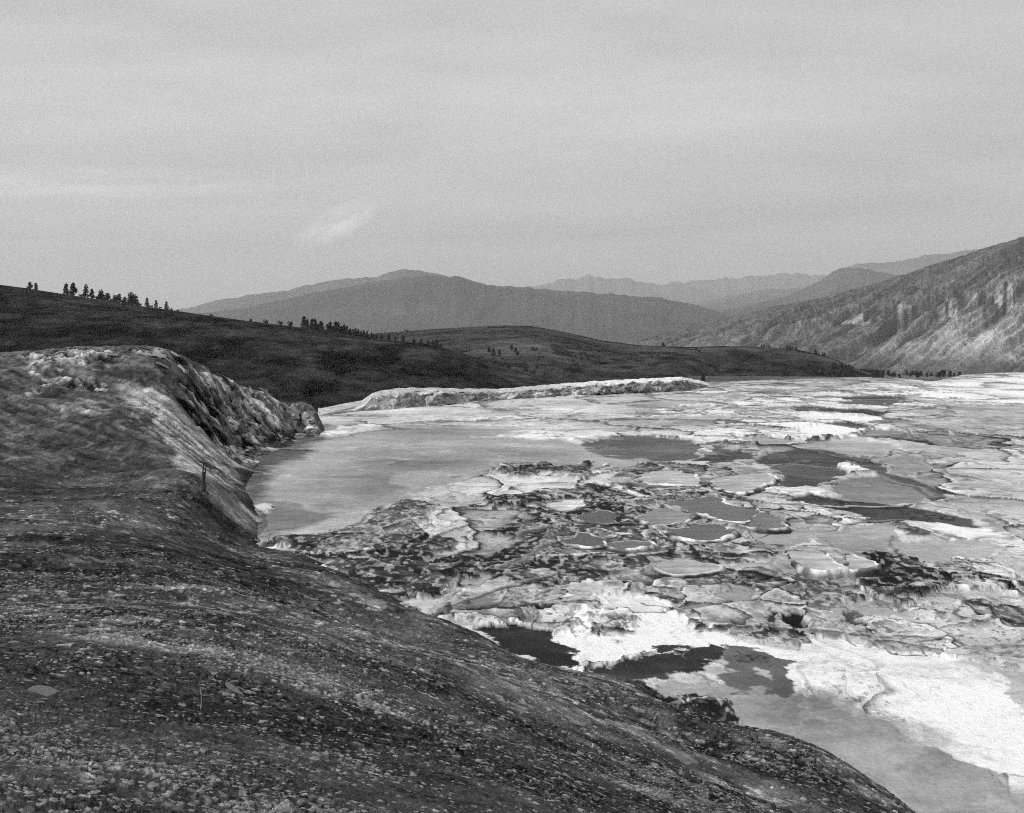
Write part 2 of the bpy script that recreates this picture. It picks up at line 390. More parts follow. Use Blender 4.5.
# low scarps in the sinter, rim shading and cracks painted dark (polylines, width m, drop m)
SC = []
def sc(pts, w, h, side=0.0): SC.append(([plane_pt(*p) for p in pts], w * .5, h * .6, side))
sc([(332, 440), (350, 435), (372, 431), (400, 429), (430, 428)], .5, .08)
sc([(540, 421), (552, 418)], .5, .1); sc([(562, 420), (572, 416), (582, 413)], .6, .15)
sc([(580, 400), (600, 397), (625, 397)], .8, .2); sc([(650, 396), (690, 394), (712, 390)], 1.0, .3); sc([(705, 384), (730, 385), (745, 384)], 1.5, .4)
sc([(680, 417), (700, 414), (740, 416), (760, 414)], .5, .1); sc([(700, 449), (755, 438), (790, 441)], .35, .1); sc([(745, 429), (765, 424), (800, 424)], .4, .1)
sc([(858, 438), (870, 429), (890, 425), (905, 433), (908, 439)], .5, .15)
sc([(868, 459), (888, 454), (893, 449), (922, 456), (932, 471), (926, 476)], .4, .1)
sc([(872, 474), (900, 483), (925, 489), (942, 498)], .8, .15)
sc([(770, 468), (782, 465), (800, 462), (812, 461)], .3, .1)
sc([(845, 525), (880, 522), (915, 521)], .35, .15)
sc([(893, 536), (900, 545), (906, 550), (890, 558), (876, 563)], .3, .12)
sc([(820, 538), (830, 547), (855, 556), (872, 566)], .18, .08); sc([(838, 556), (846, 566), (852, 572)], .15, .08)
sc([(506, 568), (530, 551), (548, 545)], .5, .2); sc([(500, 548), (520, 536), (545, 530)], .5, .2); sc([(470, 600), (510, 589), (560, 578)], .3, .15)
sc([(375, 515), (350, 525), (340, 536)], .5, .25); sc([(330, 438), (318, 444)], .3, .1)
sc([(870, 641), (895, 653), (915, 655), (938, 655), (928, 643)], .14, .2); sc([(840, 628), (855, 640), (860, 646)], .14, .15)
sc([(930, 642), (945, 637), (960, 635)], .15, .15); sc([(640, 605), (680, 612), (690, 622)], .12, .12)
sc([(740, 545), (750, 540), (757, 548), (783, 552)], .2, .15); sc([(757, 538), (785, 533)], .25, .15)
sc([(560, 626), (575, 618), (592, 628)], .15, .1)

def step_field(x, y, size, n, seed):
    wx = x + size * .9 * (fbm(x / size, y / size, 3, seed + 50) - .5)
    wy = y + size * .9 * (fbm(x / size, y / size, 3, seed + 90) - .5)
    q = fbm(wx / size, wy / size, 3, seed) * n
    l = np.floor(q); f = q - l
    return l, f

POOLS = []   # filled below; outline at water height

def terrace():
    us = np.concatenate([np.arange(-120, 230, 3.0), np.arange(230, 1060, 1.05), np.arange(1060, 1262, 3.0)]); vs = np.concatenate([np.arange(368.5, 420, .42), np.arange(420, 660, .48), np.arange(660, 780, .8), np.arange(780, 1010, 3.0)])
    U, V = np.meshgrid(us, vs)
    Y = CAMZ * F / (V - HY); X = (U - CX) / F * Y
    wx1 = fbm(X / 4, Y / 4, 5, 11) - .5; wy1 = fbm(X / 4, Y / 4, 5, 23) - .5
    wx2 = fbm(X / .9, Y / .9, 4, 31) - .5; wy2 = fbm(X / .9, Y / .9, 4, 43) - .5
    wx3 = fbm(X / .3, Y / .3, 4, 33) - .5; wy3 = fbm(X / .3, Y / .3, 4, 47) - .5; nearw = sstep(70, 45, Y)
    tone = np.full(X.shape, 190, np.float32); rough = np.full(X.shape, .35, np.float32); wet = np.zeros(X.shape, np.float32)
    dist = Y
    for poly, g, soft, wrp, rg, wt in PT:
        xs = [p[0] for p in poly]; ys = [p[1] for p in poly]
        pad = 4 * wrp + 4 * soft
        bb = (X > min(xs) - pad) & (X < max(xs) + pad) & (Y > min(ys) - pad) & (Y < max(ys) + pad)
        if not bb.any(): continue
        a = wrp * (1 + Y[bb] / 120.)
        px = X[bb] + a * (2.2 * wx1[bb] + .9 * wx2[bb]) + nearw[bb] * (.9 * wx2[bb] + .5 * wx3[bb]); py = Y[bb] + a * (2.2 * wy1[bb] + .9 * wy2[bb]) * 1.4 + nearw[bb] * (1.2 * wy2[bb] + .6 * wy3[bb])
        d = poly_sd(px, py, poly)
        k = sstep(-soft * .55, soft * .55, d)
        tone[bb] += (g - tone[bb]) * k; rough[bb] += (rg - rough[bb]) * k; wet[bb] += (wt - wet[bb]) * k
    # broad patches that have no outline of their own
    big = fbm(X / 9, Y / 14, 5, 71) - .5
    tone += big * 70 * (1 - .6 * wet)
    streak = fbm(X / 7 + wx1 * 2, Y / 2.2 + wy1 * 2, 5, 77) - .5
    tone += streak * (55 * (.4 + rough) * (1 - wet) + 45 * wet)
    tone += 26 * (fbm(X / 2.2 + wx1, Y / 1.1 + wy1, 5, 79) - .5)
    sw = fbm(X / 6 + wx1, Y / 5 + wy1, 4, 81) - .5; tone += wet * 40 * np.exp(-(sw / .018) ** 2) * sstep(.4, .6, fbm(X / 5, Y / 5, 3, 83))
    pm = np.zeros(X.shape, np.float32); lift = np.zeros(X.shape, np.float32); ins = np.zeros(X.shape, np.float32)
    for pl in POOLS:
        ol = pl['outline']
        xs = [p[0] for p in ol]; ys = [p[1] for p in ol]
        bb = (X > min(xs) - 4) & (X < max(xs) + 6) & (Y > min(ys) - 6) & (Y < max(ys) + 6)
        if bb.any():
            d = poly_sd(X[bb], Y[bb], ol); pm[bb] = np.maximum(pm[bb], sstep(-1.2, -.3, d)); ins[bb] = np.maximum(ins[bb], sstep(-.05, .1, d))
            cyy = .5 * (min(ys) + max(ys)); hy = .5 * (max(ys) - min(ys)); cxx = .5 * (min(xs) + max(xs)); hx = .5 * (max(xs) - min(xs))
            dirn = (Y[bb] - cyy) / hy - .35 * (X[bb] - cxx) / hx
            lift[bb] = np.maximum(lift[bb], pl['h'] * 1.02 * sstep(-4.0, -.4, d) * sstep(-.15, .55, dirn))
    Z = np.zeros(X.shape, np.float32)
    # rimstone basins at several sizes: every cell is a flat floor, the upper one ends in a pale lip over a face darkened by stain and painted shade
    dark = np.zeros(X.shape, np.float32); lite = np.zeros(X.shape, np.float32)
    medium = sstep(.05, .3, rough + .25 * (fbm(X / 8, Y / 8, 3, 400) - .5))
    for size, hs, seed, lo, hi_, near, farr in ((15., .30, 3, .04, .2, 0, 900), (6.2, .25, 13, .2, .5, 0, 260), (2.5, .10, 23, .24, .7, 0, 130), (1.05, .035, 33, .45, .8, 0, 85), (.45, .015, 37, .55, .9, 0, 60)):
        act = sstep(lo, hi_, rough + .25 * (fbm(X / (size * 1.3), Y / (size * 1.3), 3, seed + 400) - .5)) * (1 - sstep(farr * .7, farr, Y)) * (1 - .5 * sstep(105, 150, Y))
        sx_ = (X + size * (.55 * (fbm(X / size, Y / size, 3, seed + 50) - .5) + .16 * (fbm(X / size * 5, Y / size * 5, 3, seed + 60) - .5))) / size
        sy_ = (Y * .85 + size * (.55 * (fbm(X / size, Y / size, 3, seed + 70) - .5) + .16 * (fbm(X / size * 5, Y / size * 5, 3, seed + 80) - .5))) / size
        h1, h2, r1, r2, bd = cells(sx_, sy_, seed, lambda cx_, cy_, rr: np.clip(.75 * rr + .5 * (fbm(cx_ / 4, cy_ / 4, 2, seed + 5) - .5) + .09 * (cy_ - 5), -.5, 2.8), .42)
        bm_ = bd * size                                              # metres to the border
        wl = np.clip(.10 * size ** .5, .07, .4) * (.5 + fbm(X / .8, Y / .8, 3, seed + 90)) * (1 + Y / 200) * .8; wl = np.maximum(wl, 1.25 * Y * Y / (CAMZ * F) * .48)
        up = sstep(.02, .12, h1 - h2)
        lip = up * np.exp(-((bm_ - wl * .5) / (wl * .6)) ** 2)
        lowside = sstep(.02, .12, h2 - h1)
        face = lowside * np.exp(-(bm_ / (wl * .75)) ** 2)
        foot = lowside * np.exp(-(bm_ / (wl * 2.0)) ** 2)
        dz = h1 * hs + lowside * (h2 - h1) * hs * sstep(wl, 0, bm_) + lip * hs * .18
        Z += act * (dz - hs * .4)
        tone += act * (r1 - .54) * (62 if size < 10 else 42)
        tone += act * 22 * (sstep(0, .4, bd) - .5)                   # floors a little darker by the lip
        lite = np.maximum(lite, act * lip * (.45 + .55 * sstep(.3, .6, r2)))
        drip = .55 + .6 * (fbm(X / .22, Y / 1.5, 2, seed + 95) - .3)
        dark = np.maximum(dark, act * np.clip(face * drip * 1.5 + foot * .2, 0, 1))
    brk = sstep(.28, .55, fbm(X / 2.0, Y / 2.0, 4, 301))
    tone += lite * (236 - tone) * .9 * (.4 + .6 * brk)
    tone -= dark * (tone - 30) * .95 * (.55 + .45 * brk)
    # rubbly texture on old sinter
    rub = fbm(X / .55, Y / .8, 4, 201) - .5
    Z += rough * rub * .07 * sstep(.3, .8, rough)
    for sz, sd_, am in ((2.6, 271, 46), (.9, 273, 36), (6.5, 275, 40)):
        nn = fbm(X / sz + wx1 * 1.2, Y / (sz * 1.25) + wy1 * 1.2, 4, sd_) - .5
        wd_ = np.maximum(.02, .9 * Y * Y / (CAMZ * F) * .5 / sz * .35)
        gate = sstep(.40, .55, fbm(X / (sz * 2), Y / (sz * 2), 3, sd_ + 40)) * sstep(.05, .35, rough) * sstep(sz * 70, sz * 40, Y)
        ln = np.exp(-(nn / wd_) ** 2) * gate; hi = np.exp(-((nn - wd_ * 2) / wd_) ** 2) * gate
        tone += (hi * .7 - ln * 1.2) * am; Z += (hi - ln) * .012  # winding shadow lines with pale edges painted into the tone
    tone += 34 * (fbm(X / .7, Y / 1.1, 5, 281) - .5) * sstep(.1, .5, rough) * (1 - .5 * wet)
    tone += wet * nearw * 46 * (fbm(X / .9 + wx2, Y / .7 + wy2, 5, 287) - .5)
    spk = sstep(.56, .64, fbm(X / .22, Y / .5, 3, 207)) * sstep(.3, .7, rough) * sstep(.4, .6, fbm(X / 2.4, Y / 3, 3, 208))
    tone -= spk * (tone - 55) * .7
    spw = sstep(.58, .66, fbm(X / .25 + 40, Y / .5, 3, 219)) * sstep(.3, .7, rough)
    tone += spw * (225 - tone) * .55
    # sparse dark flecks on the white flats
    fl = np.maximum(sstep(.70, .76, fbm(X / .9 + 7, Y / 1.6, 3, 233)) * sstep(60, 110, Y), sstep(.68, .74, fbm(X / .18 + 7, Y / .3, 3, 235)) * sstep(90, 60, Y)) * (1 - wet) * sstep(.1, .3, rough)
    tone -= fl * (tone - 80) * .6 * sstep(.42, .62, fbm(X / 5, Y / 7, 3, 239))
    Z += .10 * (fbm(X / 3.0, Y / 3.0, 5, 251) - .5) * (1 - wet) + .02 * (fbm(X / 8, Y / 8, 3, 252) - .5)
    for pts, w, h, side in SC:
        xs = [p[0] for p in pts]; ys = [p[1] for p in pts]
        bb = (X > min(xs) - 3) & (X < max(xs) + 3) & (Y > min(ys) - 5) & (Y < max(ys) + 5)
        if not bb.any(): continue
        s2 = 1 + Y[bb] / 150
        px = X[bb] + .7 * s2 * wx1[bb] * 2 + .4 * wx2[bb]; py = Y[bb] + .7 * s2 * wy1[bb] * 2 + .6 * wy2[bb]
        ww = w * (1 + .9 * (fbm(X[bb] / 1.2, Y[bb] / 1.2, 3, 77) - .5))
        d = line_d(px, py, pts)
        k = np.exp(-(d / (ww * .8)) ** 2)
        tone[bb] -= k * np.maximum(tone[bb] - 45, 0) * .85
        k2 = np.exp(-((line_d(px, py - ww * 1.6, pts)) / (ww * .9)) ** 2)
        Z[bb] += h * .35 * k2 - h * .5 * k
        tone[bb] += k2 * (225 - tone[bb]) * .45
    Z *= 1 - .85 * pm; Z = np.maximum(Z, lift + Z * .5); Z = Z * (1 - ins) - .06 * ins
    tone = tone + pm * (np.minimum(tone, 120) - tone) * .15
    # pits in the rubble beside the white apron
    for (u, v, r, dep) in ((801, 624, .55, .6), (738, 627, .35, .2)):
        x0, y0 = plane_pt(u, v); d = np.hypot(X - x0, (Y - y0) * .7)
        Z -= .55 * dep * np.exp(-(d / r) ** 4)
    # white apron swells gently
    x0, y0 = plane_pt(860, 680); Z += .25 * np.exp(-(((X - x0) / 7) ** 2 + ((Y - y0) / 2.5) ** 2))
    tone = np.clip(tone, 22, 252)
    # outer lip and the drop to the valley
    ve = np.interp(U, u_ed, v_ed); Ye = CAMZ * F / (ve - HY)
    over = Y - Ye
    Z = np.where(over > 0, np.maximum(-26, -.02 * over ** 2 - .3 * over), Z)
    # raised white shoulder at the far right
    keep = (Z > -25.5)
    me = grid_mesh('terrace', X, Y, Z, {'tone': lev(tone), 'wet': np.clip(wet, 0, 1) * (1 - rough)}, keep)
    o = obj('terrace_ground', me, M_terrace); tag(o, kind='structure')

# ------------------------------------------------------------------ rimstone pools
def smooth_closed(pts, step):
    n = len(pts); out = []
    for i in range(n):
        p0, p1, p2, p3 = (np.array(pts[(i + k - 1) % n]) for k in range(4))
        m = max(2, int(np.linalg.norm(p2 - p1) / step))
        for j in range(m):
            t = j / m
            out.append(.5 * (2 * p1 + (p2 - p0) * t + (2 * p0 - 5 * p1 + 4 * p2 - p3) * t * t + (-p0 + 3 * p1 - 3 * p2 + p3) * t ** 3))
    return np.array(out)

def pool_def(px, grey, h, label, seed, rimw=.4, rimg=215, gloss=.3, face=.62):
    pts = [plane_pt(u, v, h) for u, v in px]
    ol = smooth_closed(pts, .12)
    nx = fbm(ol[:, 0] / 1.1, ol[:, 1] / 1.1, 4, seed) - .5; ny = fbm(ol[:, 0] / 1.1, ol[:, 1] / 1.1, 4, seed + 3) - .5
    ol = ol + np.stack([nx, ny], 1) * 1.0
    POOLS.append(dict(outline=ol[::3].tolist(), ol=ol, grey=grey, h=h, label=label, seed=seed, rimw=rimw, rimg=rimg, gloss=gloss, face=face))

def water_mat(grey, gloss, cache={}):
    k = (grey, gloss)
    if k in cache: return cache[k]
    m, nt, b = base_mat('pool_water'); g = float(lev(grey))
    tc = nt.nodes.new('ShaderNodeTexCoord'); P = tc.outputs['Object']
    mp = nt.nodes.new('ShaderNodeMapping'); mp.inputs['Scale'].default_value = (.5, 1.3, 1); nt.links.new(P, mp.inputs['Vector'])
    n = noise_n(nt, .8, 6, .65, mp.outputs[0]); n2 = noise_n(nt, 5.0, 5, .7, P)
    v = math_n(nt, 'MULTIPLY', maprange(nt, n, .3, .7, g * .45, g * 1.7), maprange(nt, n2, .3, .7, .75, 1.25))
    grey_to(nt, v, b.inputs['Base Color'])
    b.inputs['Roughness'].default_value = gloss; b.inputs['IOR'].default_value = 1.33; b.inputs['Specular IOR Level'].default_value = .3
    cache[k] = m
    return m

def build_pool(p):
    ol = p['ol']; n = len(ol); h = p['h']; sd = p['seed']
    area = .5 * np.sum(ol[:, 0] * np.roll(ol[:, 1], -1) - np.roll(ol[:, 0], -1) * ol[:, 1])
    if area < 0: ol = ol[::-1].copy()
    tang = np.roll(ol, -3, 0) - np.roll(ol, 3, 0); tang /= np.linalg.norm(tang, axis=1)[:, None] + 1e-9
    nrm = np.stack([tang[:, 1], -tang[:, 0]], 1)
    for _ in range(3): nrm = (np.roll(nrm, 1, 0) + nrm + np.roll(nrm, -1, 0)) / 3
    c = ol.mean(0)
    w = .62 * p['rimw'] * (.45 + .9 * fbm(ol[:, 0] / 1.2, ol[:, 1] / 1.2, 3, sd + 7))
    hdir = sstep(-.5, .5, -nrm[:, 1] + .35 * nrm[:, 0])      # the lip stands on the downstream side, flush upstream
    hh = (.02 + .16 * hdir) * sstep(.3, .6, fbm(ol[:, 0] / 1.5, ol[:, 1] / 1.5, 2, sd + 31)) * fbm(ol[:, 0] / .5, ol[:, 1] / .5, 3, sd + 9) + .02
    sca = np.abs(fbm(np.arange(n) / 5., np.arange(n) * 0., 2, sd + 11) - .5)     # scalloped drip curtains on the outer face
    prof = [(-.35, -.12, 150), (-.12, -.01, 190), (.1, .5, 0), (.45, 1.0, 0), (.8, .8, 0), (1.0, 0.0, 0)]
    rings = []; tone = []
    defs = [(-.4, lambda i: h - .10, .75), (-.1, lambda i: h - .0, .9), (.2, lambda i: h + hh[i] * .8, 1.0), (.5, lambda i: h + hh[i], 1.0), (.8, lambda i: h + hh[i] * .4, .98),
            (1.05, lambda i: h * .72, p.get('face', .62)), (1.3, lambda i: h * .42, p.get('face', .62) * .8), (1.6, lambda i: h * .15, p.get('face', .62) * .75), (2.4, lambda i: -.12, .6)]  # outer face toned down: stain and shade below the lip painted in
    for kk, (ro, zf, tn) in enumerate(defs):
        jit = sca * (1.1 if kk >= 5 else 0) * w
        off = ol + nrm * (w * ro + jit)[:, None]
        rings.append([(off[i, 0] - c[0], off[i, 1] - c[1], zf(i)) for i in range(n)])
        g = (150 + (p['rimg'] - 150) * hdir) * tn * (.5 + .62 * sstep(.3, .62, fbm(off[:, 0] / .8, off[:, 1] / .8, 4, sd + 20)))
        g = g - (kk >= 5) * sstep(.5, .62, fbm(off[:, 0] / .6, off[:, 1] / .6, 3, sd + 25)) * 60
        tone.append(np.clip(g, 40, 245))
    R = np.array(rings)                                       # rings x n x 3
    R = np.concatenate([R, R[:, :1]], 1); T = np.stack(tone); T = np.concatenate([T, T[:, :1]], 1)
    root = empty('rimstone_pool', (c[0], c[1], 0)); tag(root, p['label'], 'pool', 'rimmed travertine pools on the terrace')
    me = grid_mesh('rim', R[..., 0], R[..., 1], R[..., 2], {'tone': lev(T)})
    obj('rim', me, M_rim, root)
    bm = bmesh.new()
    vs = [bm.verts.new((ol[i, 0] - c[0] + nrm[i, 0] * .03, ol[i, 1] - c[1] + nrm[i, 1] * .03, h)) for i in range(n)]
    f = bm.faces.new(vs); bmesh.ops.triangulate(bm, faces=[f])
    if f.is_valid and f.normal.z < 0: bmesh.ops.reverse_faces(bm, faces=bm.faces[:])
    bmesh.ops.recalc_face_normals(bm, faces=bm.faces[:])
    if sum(q.normal.z for q in bm.faces) < 0: bmesh.ops.reverse_faces(bm, faces=bm.faces[:])
    obj('water', bm, water_mat(p['grey'], p['gloss']), root)

pool_def([(641, 517), (648, 511), (662, 509), (680, 511), (690, 516), (685, 521), (668, 525), (650, 523)], 115, .24, 'small oval pool with a pale raised rim, its water mid grey', 5, .45)
pool_def([(668, 503), (690, 499), (718, 498), (728, 504), (755, 511), (750, 520), (738, 523), (715, 518), (695, 513), (678, 507)], 72, .2, 'largest dark pool in the middle of the terrace, long and smooth', 9, .35)
pool_def([(758, 515), (772, 516), (786, 522), (780, 528), (762, 529), (747, 525)], 88, .24, 'small grey pool with thick dark front lip, right end of the long dark pool', 13, .3)
pool_def([(670, 531), (690, 526), (708, 525), (726, 529), (732, 533), (715, 539), (690, 540), (675, 536)], 66, .26, 'dark oval pool with a broad white rim, just in front of the long dark pool', 17, .55)
pool_def([(712, 481), (735, 475), (760, 473), (776, 478), (762, 486), (744, 493), (725, 490)], 158, .22, 'pale grey pool with a sharp pointed rim, behind the long dark pool', 21, .4)
pool_def([(785, 553), (800, 550), (828, 556), (835, 564), (843, 569), (832, 571), (815, 569), (800, 563)], 162, .36, 'pale shelf pool whose tall front face is fluted with white streaks', 25, .3, 228, face=.92)
pool_def([(842, 557), (852, 555), (872, 565), (858, 570), (847, 567)], 160, .32, 'narrow pale pool beside the fluted shelf, dark under its front edge', 29, .3)
pool_def([(568, 541), (585, 533), (600, 538), (605, 544), (590, 547), (575, 545)], 52, .16, 'near black pool left of centre with a ragged white lip', 33, .35)
pool_def([(613, 545), (628, 541), (642, 541), (653, 546), (640, 549), (622, 549)], 80, .18, 'narrow grey pool in front of the small oval pool', 37, .35)
pool_def([(576, 518), (600, 511), (622, 516), (610, 523), (586, 523)], 46, .12, 'black triangular pool among dark crusts left of the small oval pool', 41, .25, 140)
pool_def([(551, 504), (575, 499), (583, 504), (575, 509), (560, 510)], 195, .14, 'shallow whitish pool ringed by dark crust', 45, .3)
pool_def([(636, 478), (660, 471), (686, 473), (703, 480), (694, 485), (660, 485)], 165, .16, 'shallow pale pool below the fan of white flowstone', 49, .4)
pool_def([(655, 565), (672, 560), (692, 560), (714, 566), (700, 572), (672, 573)], 150, .14, 'dry looking light grey basin with a low broken rim', 53, .35, 190)
terrace()
for _p in POOLS: build_pool(_p)

# ------------------------------------------------------------------ hillside
HP = []
def hp(poly, g, soft, wrp, rough=.3): HP.append(([hill_hit(*p) for p in poly], g, soft, wrp, rough))
hp([(20, 440), (130, 380), (190, 385), (262, 440), (262, 540), (150, 520), (20, 500)], 74, 6, 2, .4)
hp([(26, 375), (26, 354), (60, 351), (110, 352), (120, 360), (60, 366)], 105, 1.5, 2, .9)
hp([(115, 360), (115, 352), (165, 352), (195, 365), (165, 360)], 128, 1, 1.5, .8)
hp([(30, 395), (60, 388), (110, 390), (110, 380), (60, 372), (30, 380)], 105, 2, 2, .9)
hp([(30, 405), (80, 400), (120, 405), (110, 410), (60, 412)], 130, 1, 1.5, .5)
hp([(190, 366), (238, 386), (300, 403), (314, 408), (316, 430), (290, 445), (245, 468), (215, 442), (228, 420), (205, 390)], 138, 1, 1.5, 1)
hp([(172, 398), (198, 385), (222, 400), (228, 432), (214, 442), (190, 424)], 72, 1, 1.5, .9)
hp([(122, 384), (150, 388), (172, 404), (192, 424), (218, 448), (246, 468), (240, 488), (206, 484), (180, 470), (160, 445), (138, 416)], 165, 1.4, 1.0, .2)
hp([(150, 425), (165, 443), (180, 468), (200, 482), (188, 480), (165, 458)], 60, .6, .8, .3)
hp([(204, 488), (226, 490), (244, 504), (262, 522), (254, 532), (222, 508)], 158, 1, 1, .3)
hp([(105, 506), (140, 520), (170, 524), (172, 530), (140, 528)], 120, 1, 1.2, .4)
hp([(150, 470), (200, 492), (190, 500), (150, 488)], 100, 1, 1.2, .6)
hp([(243, 472), (280, 456), (318, 442), (302, 456), (272, 476), (266, 494), (246, 487)], 52, .6, .5, .2)
hp([(258, 440), (300, 430), (312, 436), (280, 450)], 60, .6, .6, .5)
hp([(20, 545), (200, 540), (330, 575), (470, 630), (300, 600), (100, 590), (20, 600)], 62, 3, 2, .3)
hp([(30, 565), (130, 560), (200, 575), (120, 575)], 84, 2, 1, .6)
hp([(100, 600), (220, 612), (360, 650), (470, 670), (400, 680), (250, 640), (100, 625)], 82, 2, 1, .5)
hp([(480, 660), (560, 680), (640, 690), (720, 745), (760, 770), (650, 772), (560, 720), (480, 690)], 98, 1.2, 1, .9)
hp([(90, 668), (220, 655), (240, 690), (220, 740), (120, 740)], 72, 1.2, .6, .2)
hp([(240, 700), (400, 720), (440, 760), (300, 772), (240, 740)], 76, 1.0, .6, .3)
hp([(648, 692), (690, 716), (745, 734), (832, 771), (830, 790), (760, 775), (690, 740)], 60, .5, .6, .5)
hp([(262, 549), (300, 556), (340, 578), (400, 606), (470, 634), (440, 634), (380, 612), (320, 590), (270, 570)], 88, .5, .6, .5)
HILLZ = {}
def hillside():
    ys = np.concatenate([np.exp(np.linspace(math.log(2.2), math.log(40), 500)), np.exp(np.linspace(math.log(40), math.log(172), 440))[1:]]); ss = np.arange(-.74, .56, .00145)
    S, Y = np.meshgrid(ss, ys); X = S * Y
    Zb = hill_base(X, Y).astype(np.float32)
    wx = fbm(X / 3, Y / 3, 5, 511) - .5; wy = fbm(X / 3, Y / 3, 5, 523) - .5
    tone = np.full(X.shape, 86, np.float32); rough = np.full(X.shape, .35, np.float32)
    for poly, g, soft, wrp, rg in HP:
        xs = [p[0] for p in poly]; yy = [p[1] for p in poly]; pad = 5 * wrp + 4 * soft
        bb = (X > min(xs) - pad) & (X < max(xs) + pad) & (Y > min(yy) - pad) & (Y < max(yy) + pad)
        if not bb.any(): continue
        d = poly_sd(X[bb] + wrp * 2.2 * wx[bb], Y[bb] + wrp * 2.2 * wy[bb], poly)
        k = sstep(-soft, soft, d)
        tone[bb] += (g - tone[bb]) * k; rough[bb] += (rg - rough[bb]) * k
    # ribs and streaks that run down the fall line
        # streak coordinate: constant direction of the mound's right flank
    a0 = math.radians(-35); sx = X * math.cos(a0) + Y * math.sin(a0); sy = -X * math.sin(a0) + Y * math.cos(a0)
    st = fbm(sx / 7 + wx, sy / .8 + wy * 1.5, 5, 541) - .5
    flank = sstep(55, 75, Y)
    tone *= 1 + st * .6 * flank + .6 * flank * (fbm(X / .35, Y / .9, 4, 543) - .5)
    Z = Zb + st * .22 * flank
    tone *= 1 + (.9 - .4 * flank) * (fbm(X / 2.5, Y / 2.5, 5, 551) - .5)
    tone *= 1 + .5 * (fbm(X / .5, Y / .7, 4, 561) - .5) * (.5 + rough)
    Z += .55 * (fbm(X / 5, Y / 5, 4, 571) - .5) * sstep(6, 20, Y)
    Z += rough * (1.3 * (ridged(X / 4, Y / 6, 6, 577) - .6) + .9 * (fbm(X / 1.1, Y / 2.2, 5, 578) - .5)) * sstep(70, 95, Y)
    tone *= 1 + rough * sstep(70, 95, Y) * 1.5 * (fbm(sx / 2.2, sy / .9, 5, 579) - .5)
    Z += (.10 + .18 * rough) * (.45 + .55 * sstep(20, 50, Y)) * (fbm(X / .9, Y / .9, 5, 581) - .5)
    Z += .06 * (fbm(X / .22, Y / .22, 4, 587) - .5) * sstep(60, 25, Y)
    # thin crust edges: little terraces across the slope
    q = fbm(X / 3.5, Y / 3.5, 4, 591) * 9; f = q - np.floor(q)
    gq = sstep(.4, .6, fbm(X / 4, Y / 4, 3, 593)) * sstep(12, 30, Y)
    Z += .07 * (sstep(.8, .97, f) - f) * gq
    tone -= gq * 20 * sstep(.0, .05, f) * sstep(.2, .06, f); tone += gq * 22 * np.exp(-((f - .9) / .06) ** 2)
    # scattered pale chips in drifts
    dr = sstep(.45, .65, fbm(X / 3, Y / 2, 4, 611))
    ch = (sstep(.64, .70, fbm(X / .16, Y / .2, 2, 617)) * sstep(12, 18, Y) * sstep(45, 20, Y) + sstep(.66, .72, fbm(X / .05, Y / .05, 2, 618)) * sstep(16, 11, Y)) * dr
    ch2 = sstep(.64, .72, fbm(X / .5, Y / .8, 2, 619)) * sstep(.4, .7, rough + dr * .3)
    tone += ch * 70 + ch2 * 45 * sstep(60, 40, Y)
    Z += ch * .015
    # crumbled crust and flakes, cell by cell
    for size, amp, seed, y0, y1, pb in ((.016, .002, 39, 0, 8, .035), (.036, .004, 41, 3.5, 19, .035), (.085, .009, 43, 10, 40, .035), (.22, .02, 45, 24, 80, .03)):
        m = sstep(y1, y1 * .6, Y) * sstep(y0 * .7, y0 + .01, Y)
        if not (m > 0).any(): continue
        k_ = m > 0; xx = X[k_]; yy = Y[k_]
        xx = xx + size * 1.1 * (fbm(xx / size, yy / size, 2, seed + 3) - .5); 
        h1, h2, r1, r2, bd = cells(xx / size, yy / size, seed * 7)
        dens = sstep(.40, .62, fbm(X[k_] / (size * 22), Y[k_] / (size * 22), 4, seed + 9))
        br = (r1 > 1 - pb * (.4 + 1.6 * dens)).astype(np.float32) * sstep(.06, .12, bd)
        tone[k_] += m[k_] * ((r1 - .5) * 34 * (.5 + .5 * dens) + br * (42 + 50 * _hash(np.floor(r1 * 9999), r1 * 0, 3)) - sstep(.12, .0, bd) * 40 * (.3 + .7 * dens))
        Z[k_] += m[k_] * amp * (r1 - .5 + br * .9) * sstep(.0, .12, bd) * (.4 + .6 * dens)
    # fractured blocks on the mound's broken flank
    fl2 = flank * sstep(.45, .85, rough)
    for size, amp, seed in ((3.4, .5, 51), (1.5, .26, 53), (.7, .12, 55)):
        k_ = fl2 > 0; xx = sx[k_] + size * .9 * (fbm(X[k_] / size, Y[k_] / size, 3, seed + 3) - .5); yy = sy[k_] + size * .9 * (fbm(X[k_] / size, Y[k_] / size, 3, seed + 4) - .5)
        h1, h2, r1, r2, bd = cells(xx / (size * 1.5), yy / size, seed * 7)
        Z[k_] += fl2[k_] * amp * ((r1 - .5) * sstep(0, .12, bd) - .35 * sstep(.08, 0, bd))
        tone[k_] += fl2[k_] * ((r1 - .5) * 60 - 42 * sstep(.10, .0, bd) + 46 * (r1 > .86) * sstep(.05, .15, bd))
    # thin rills down the pale face
    rl = fbm(sx / 5 + wx * .6, sy / .55 + wy, 4, 605)
    tone -= flank * (tone - 45) * .5 * sstep(.40, .33, rl); Z -= flank * .10 * sstep(.42, .32, rl)
    Z += flank * .22 * (ridged(X / 1.6, Y / 2.6, 5, 597) - .6) * (.5 + rough)
    cr = ridged(X / 2.2 + wx, Y / 3.5 + wy, 4, 599); tone -= flank * (tone - 35) * .55 * sstep(.40, .30, cr) ; tone += flank * 38 * sstep(.80, .9, cr) * (.4 + rough)
    Z = Zb + (Z - Zb) * (1 - flank * .8 * sstep(1.1, .0, Zb))
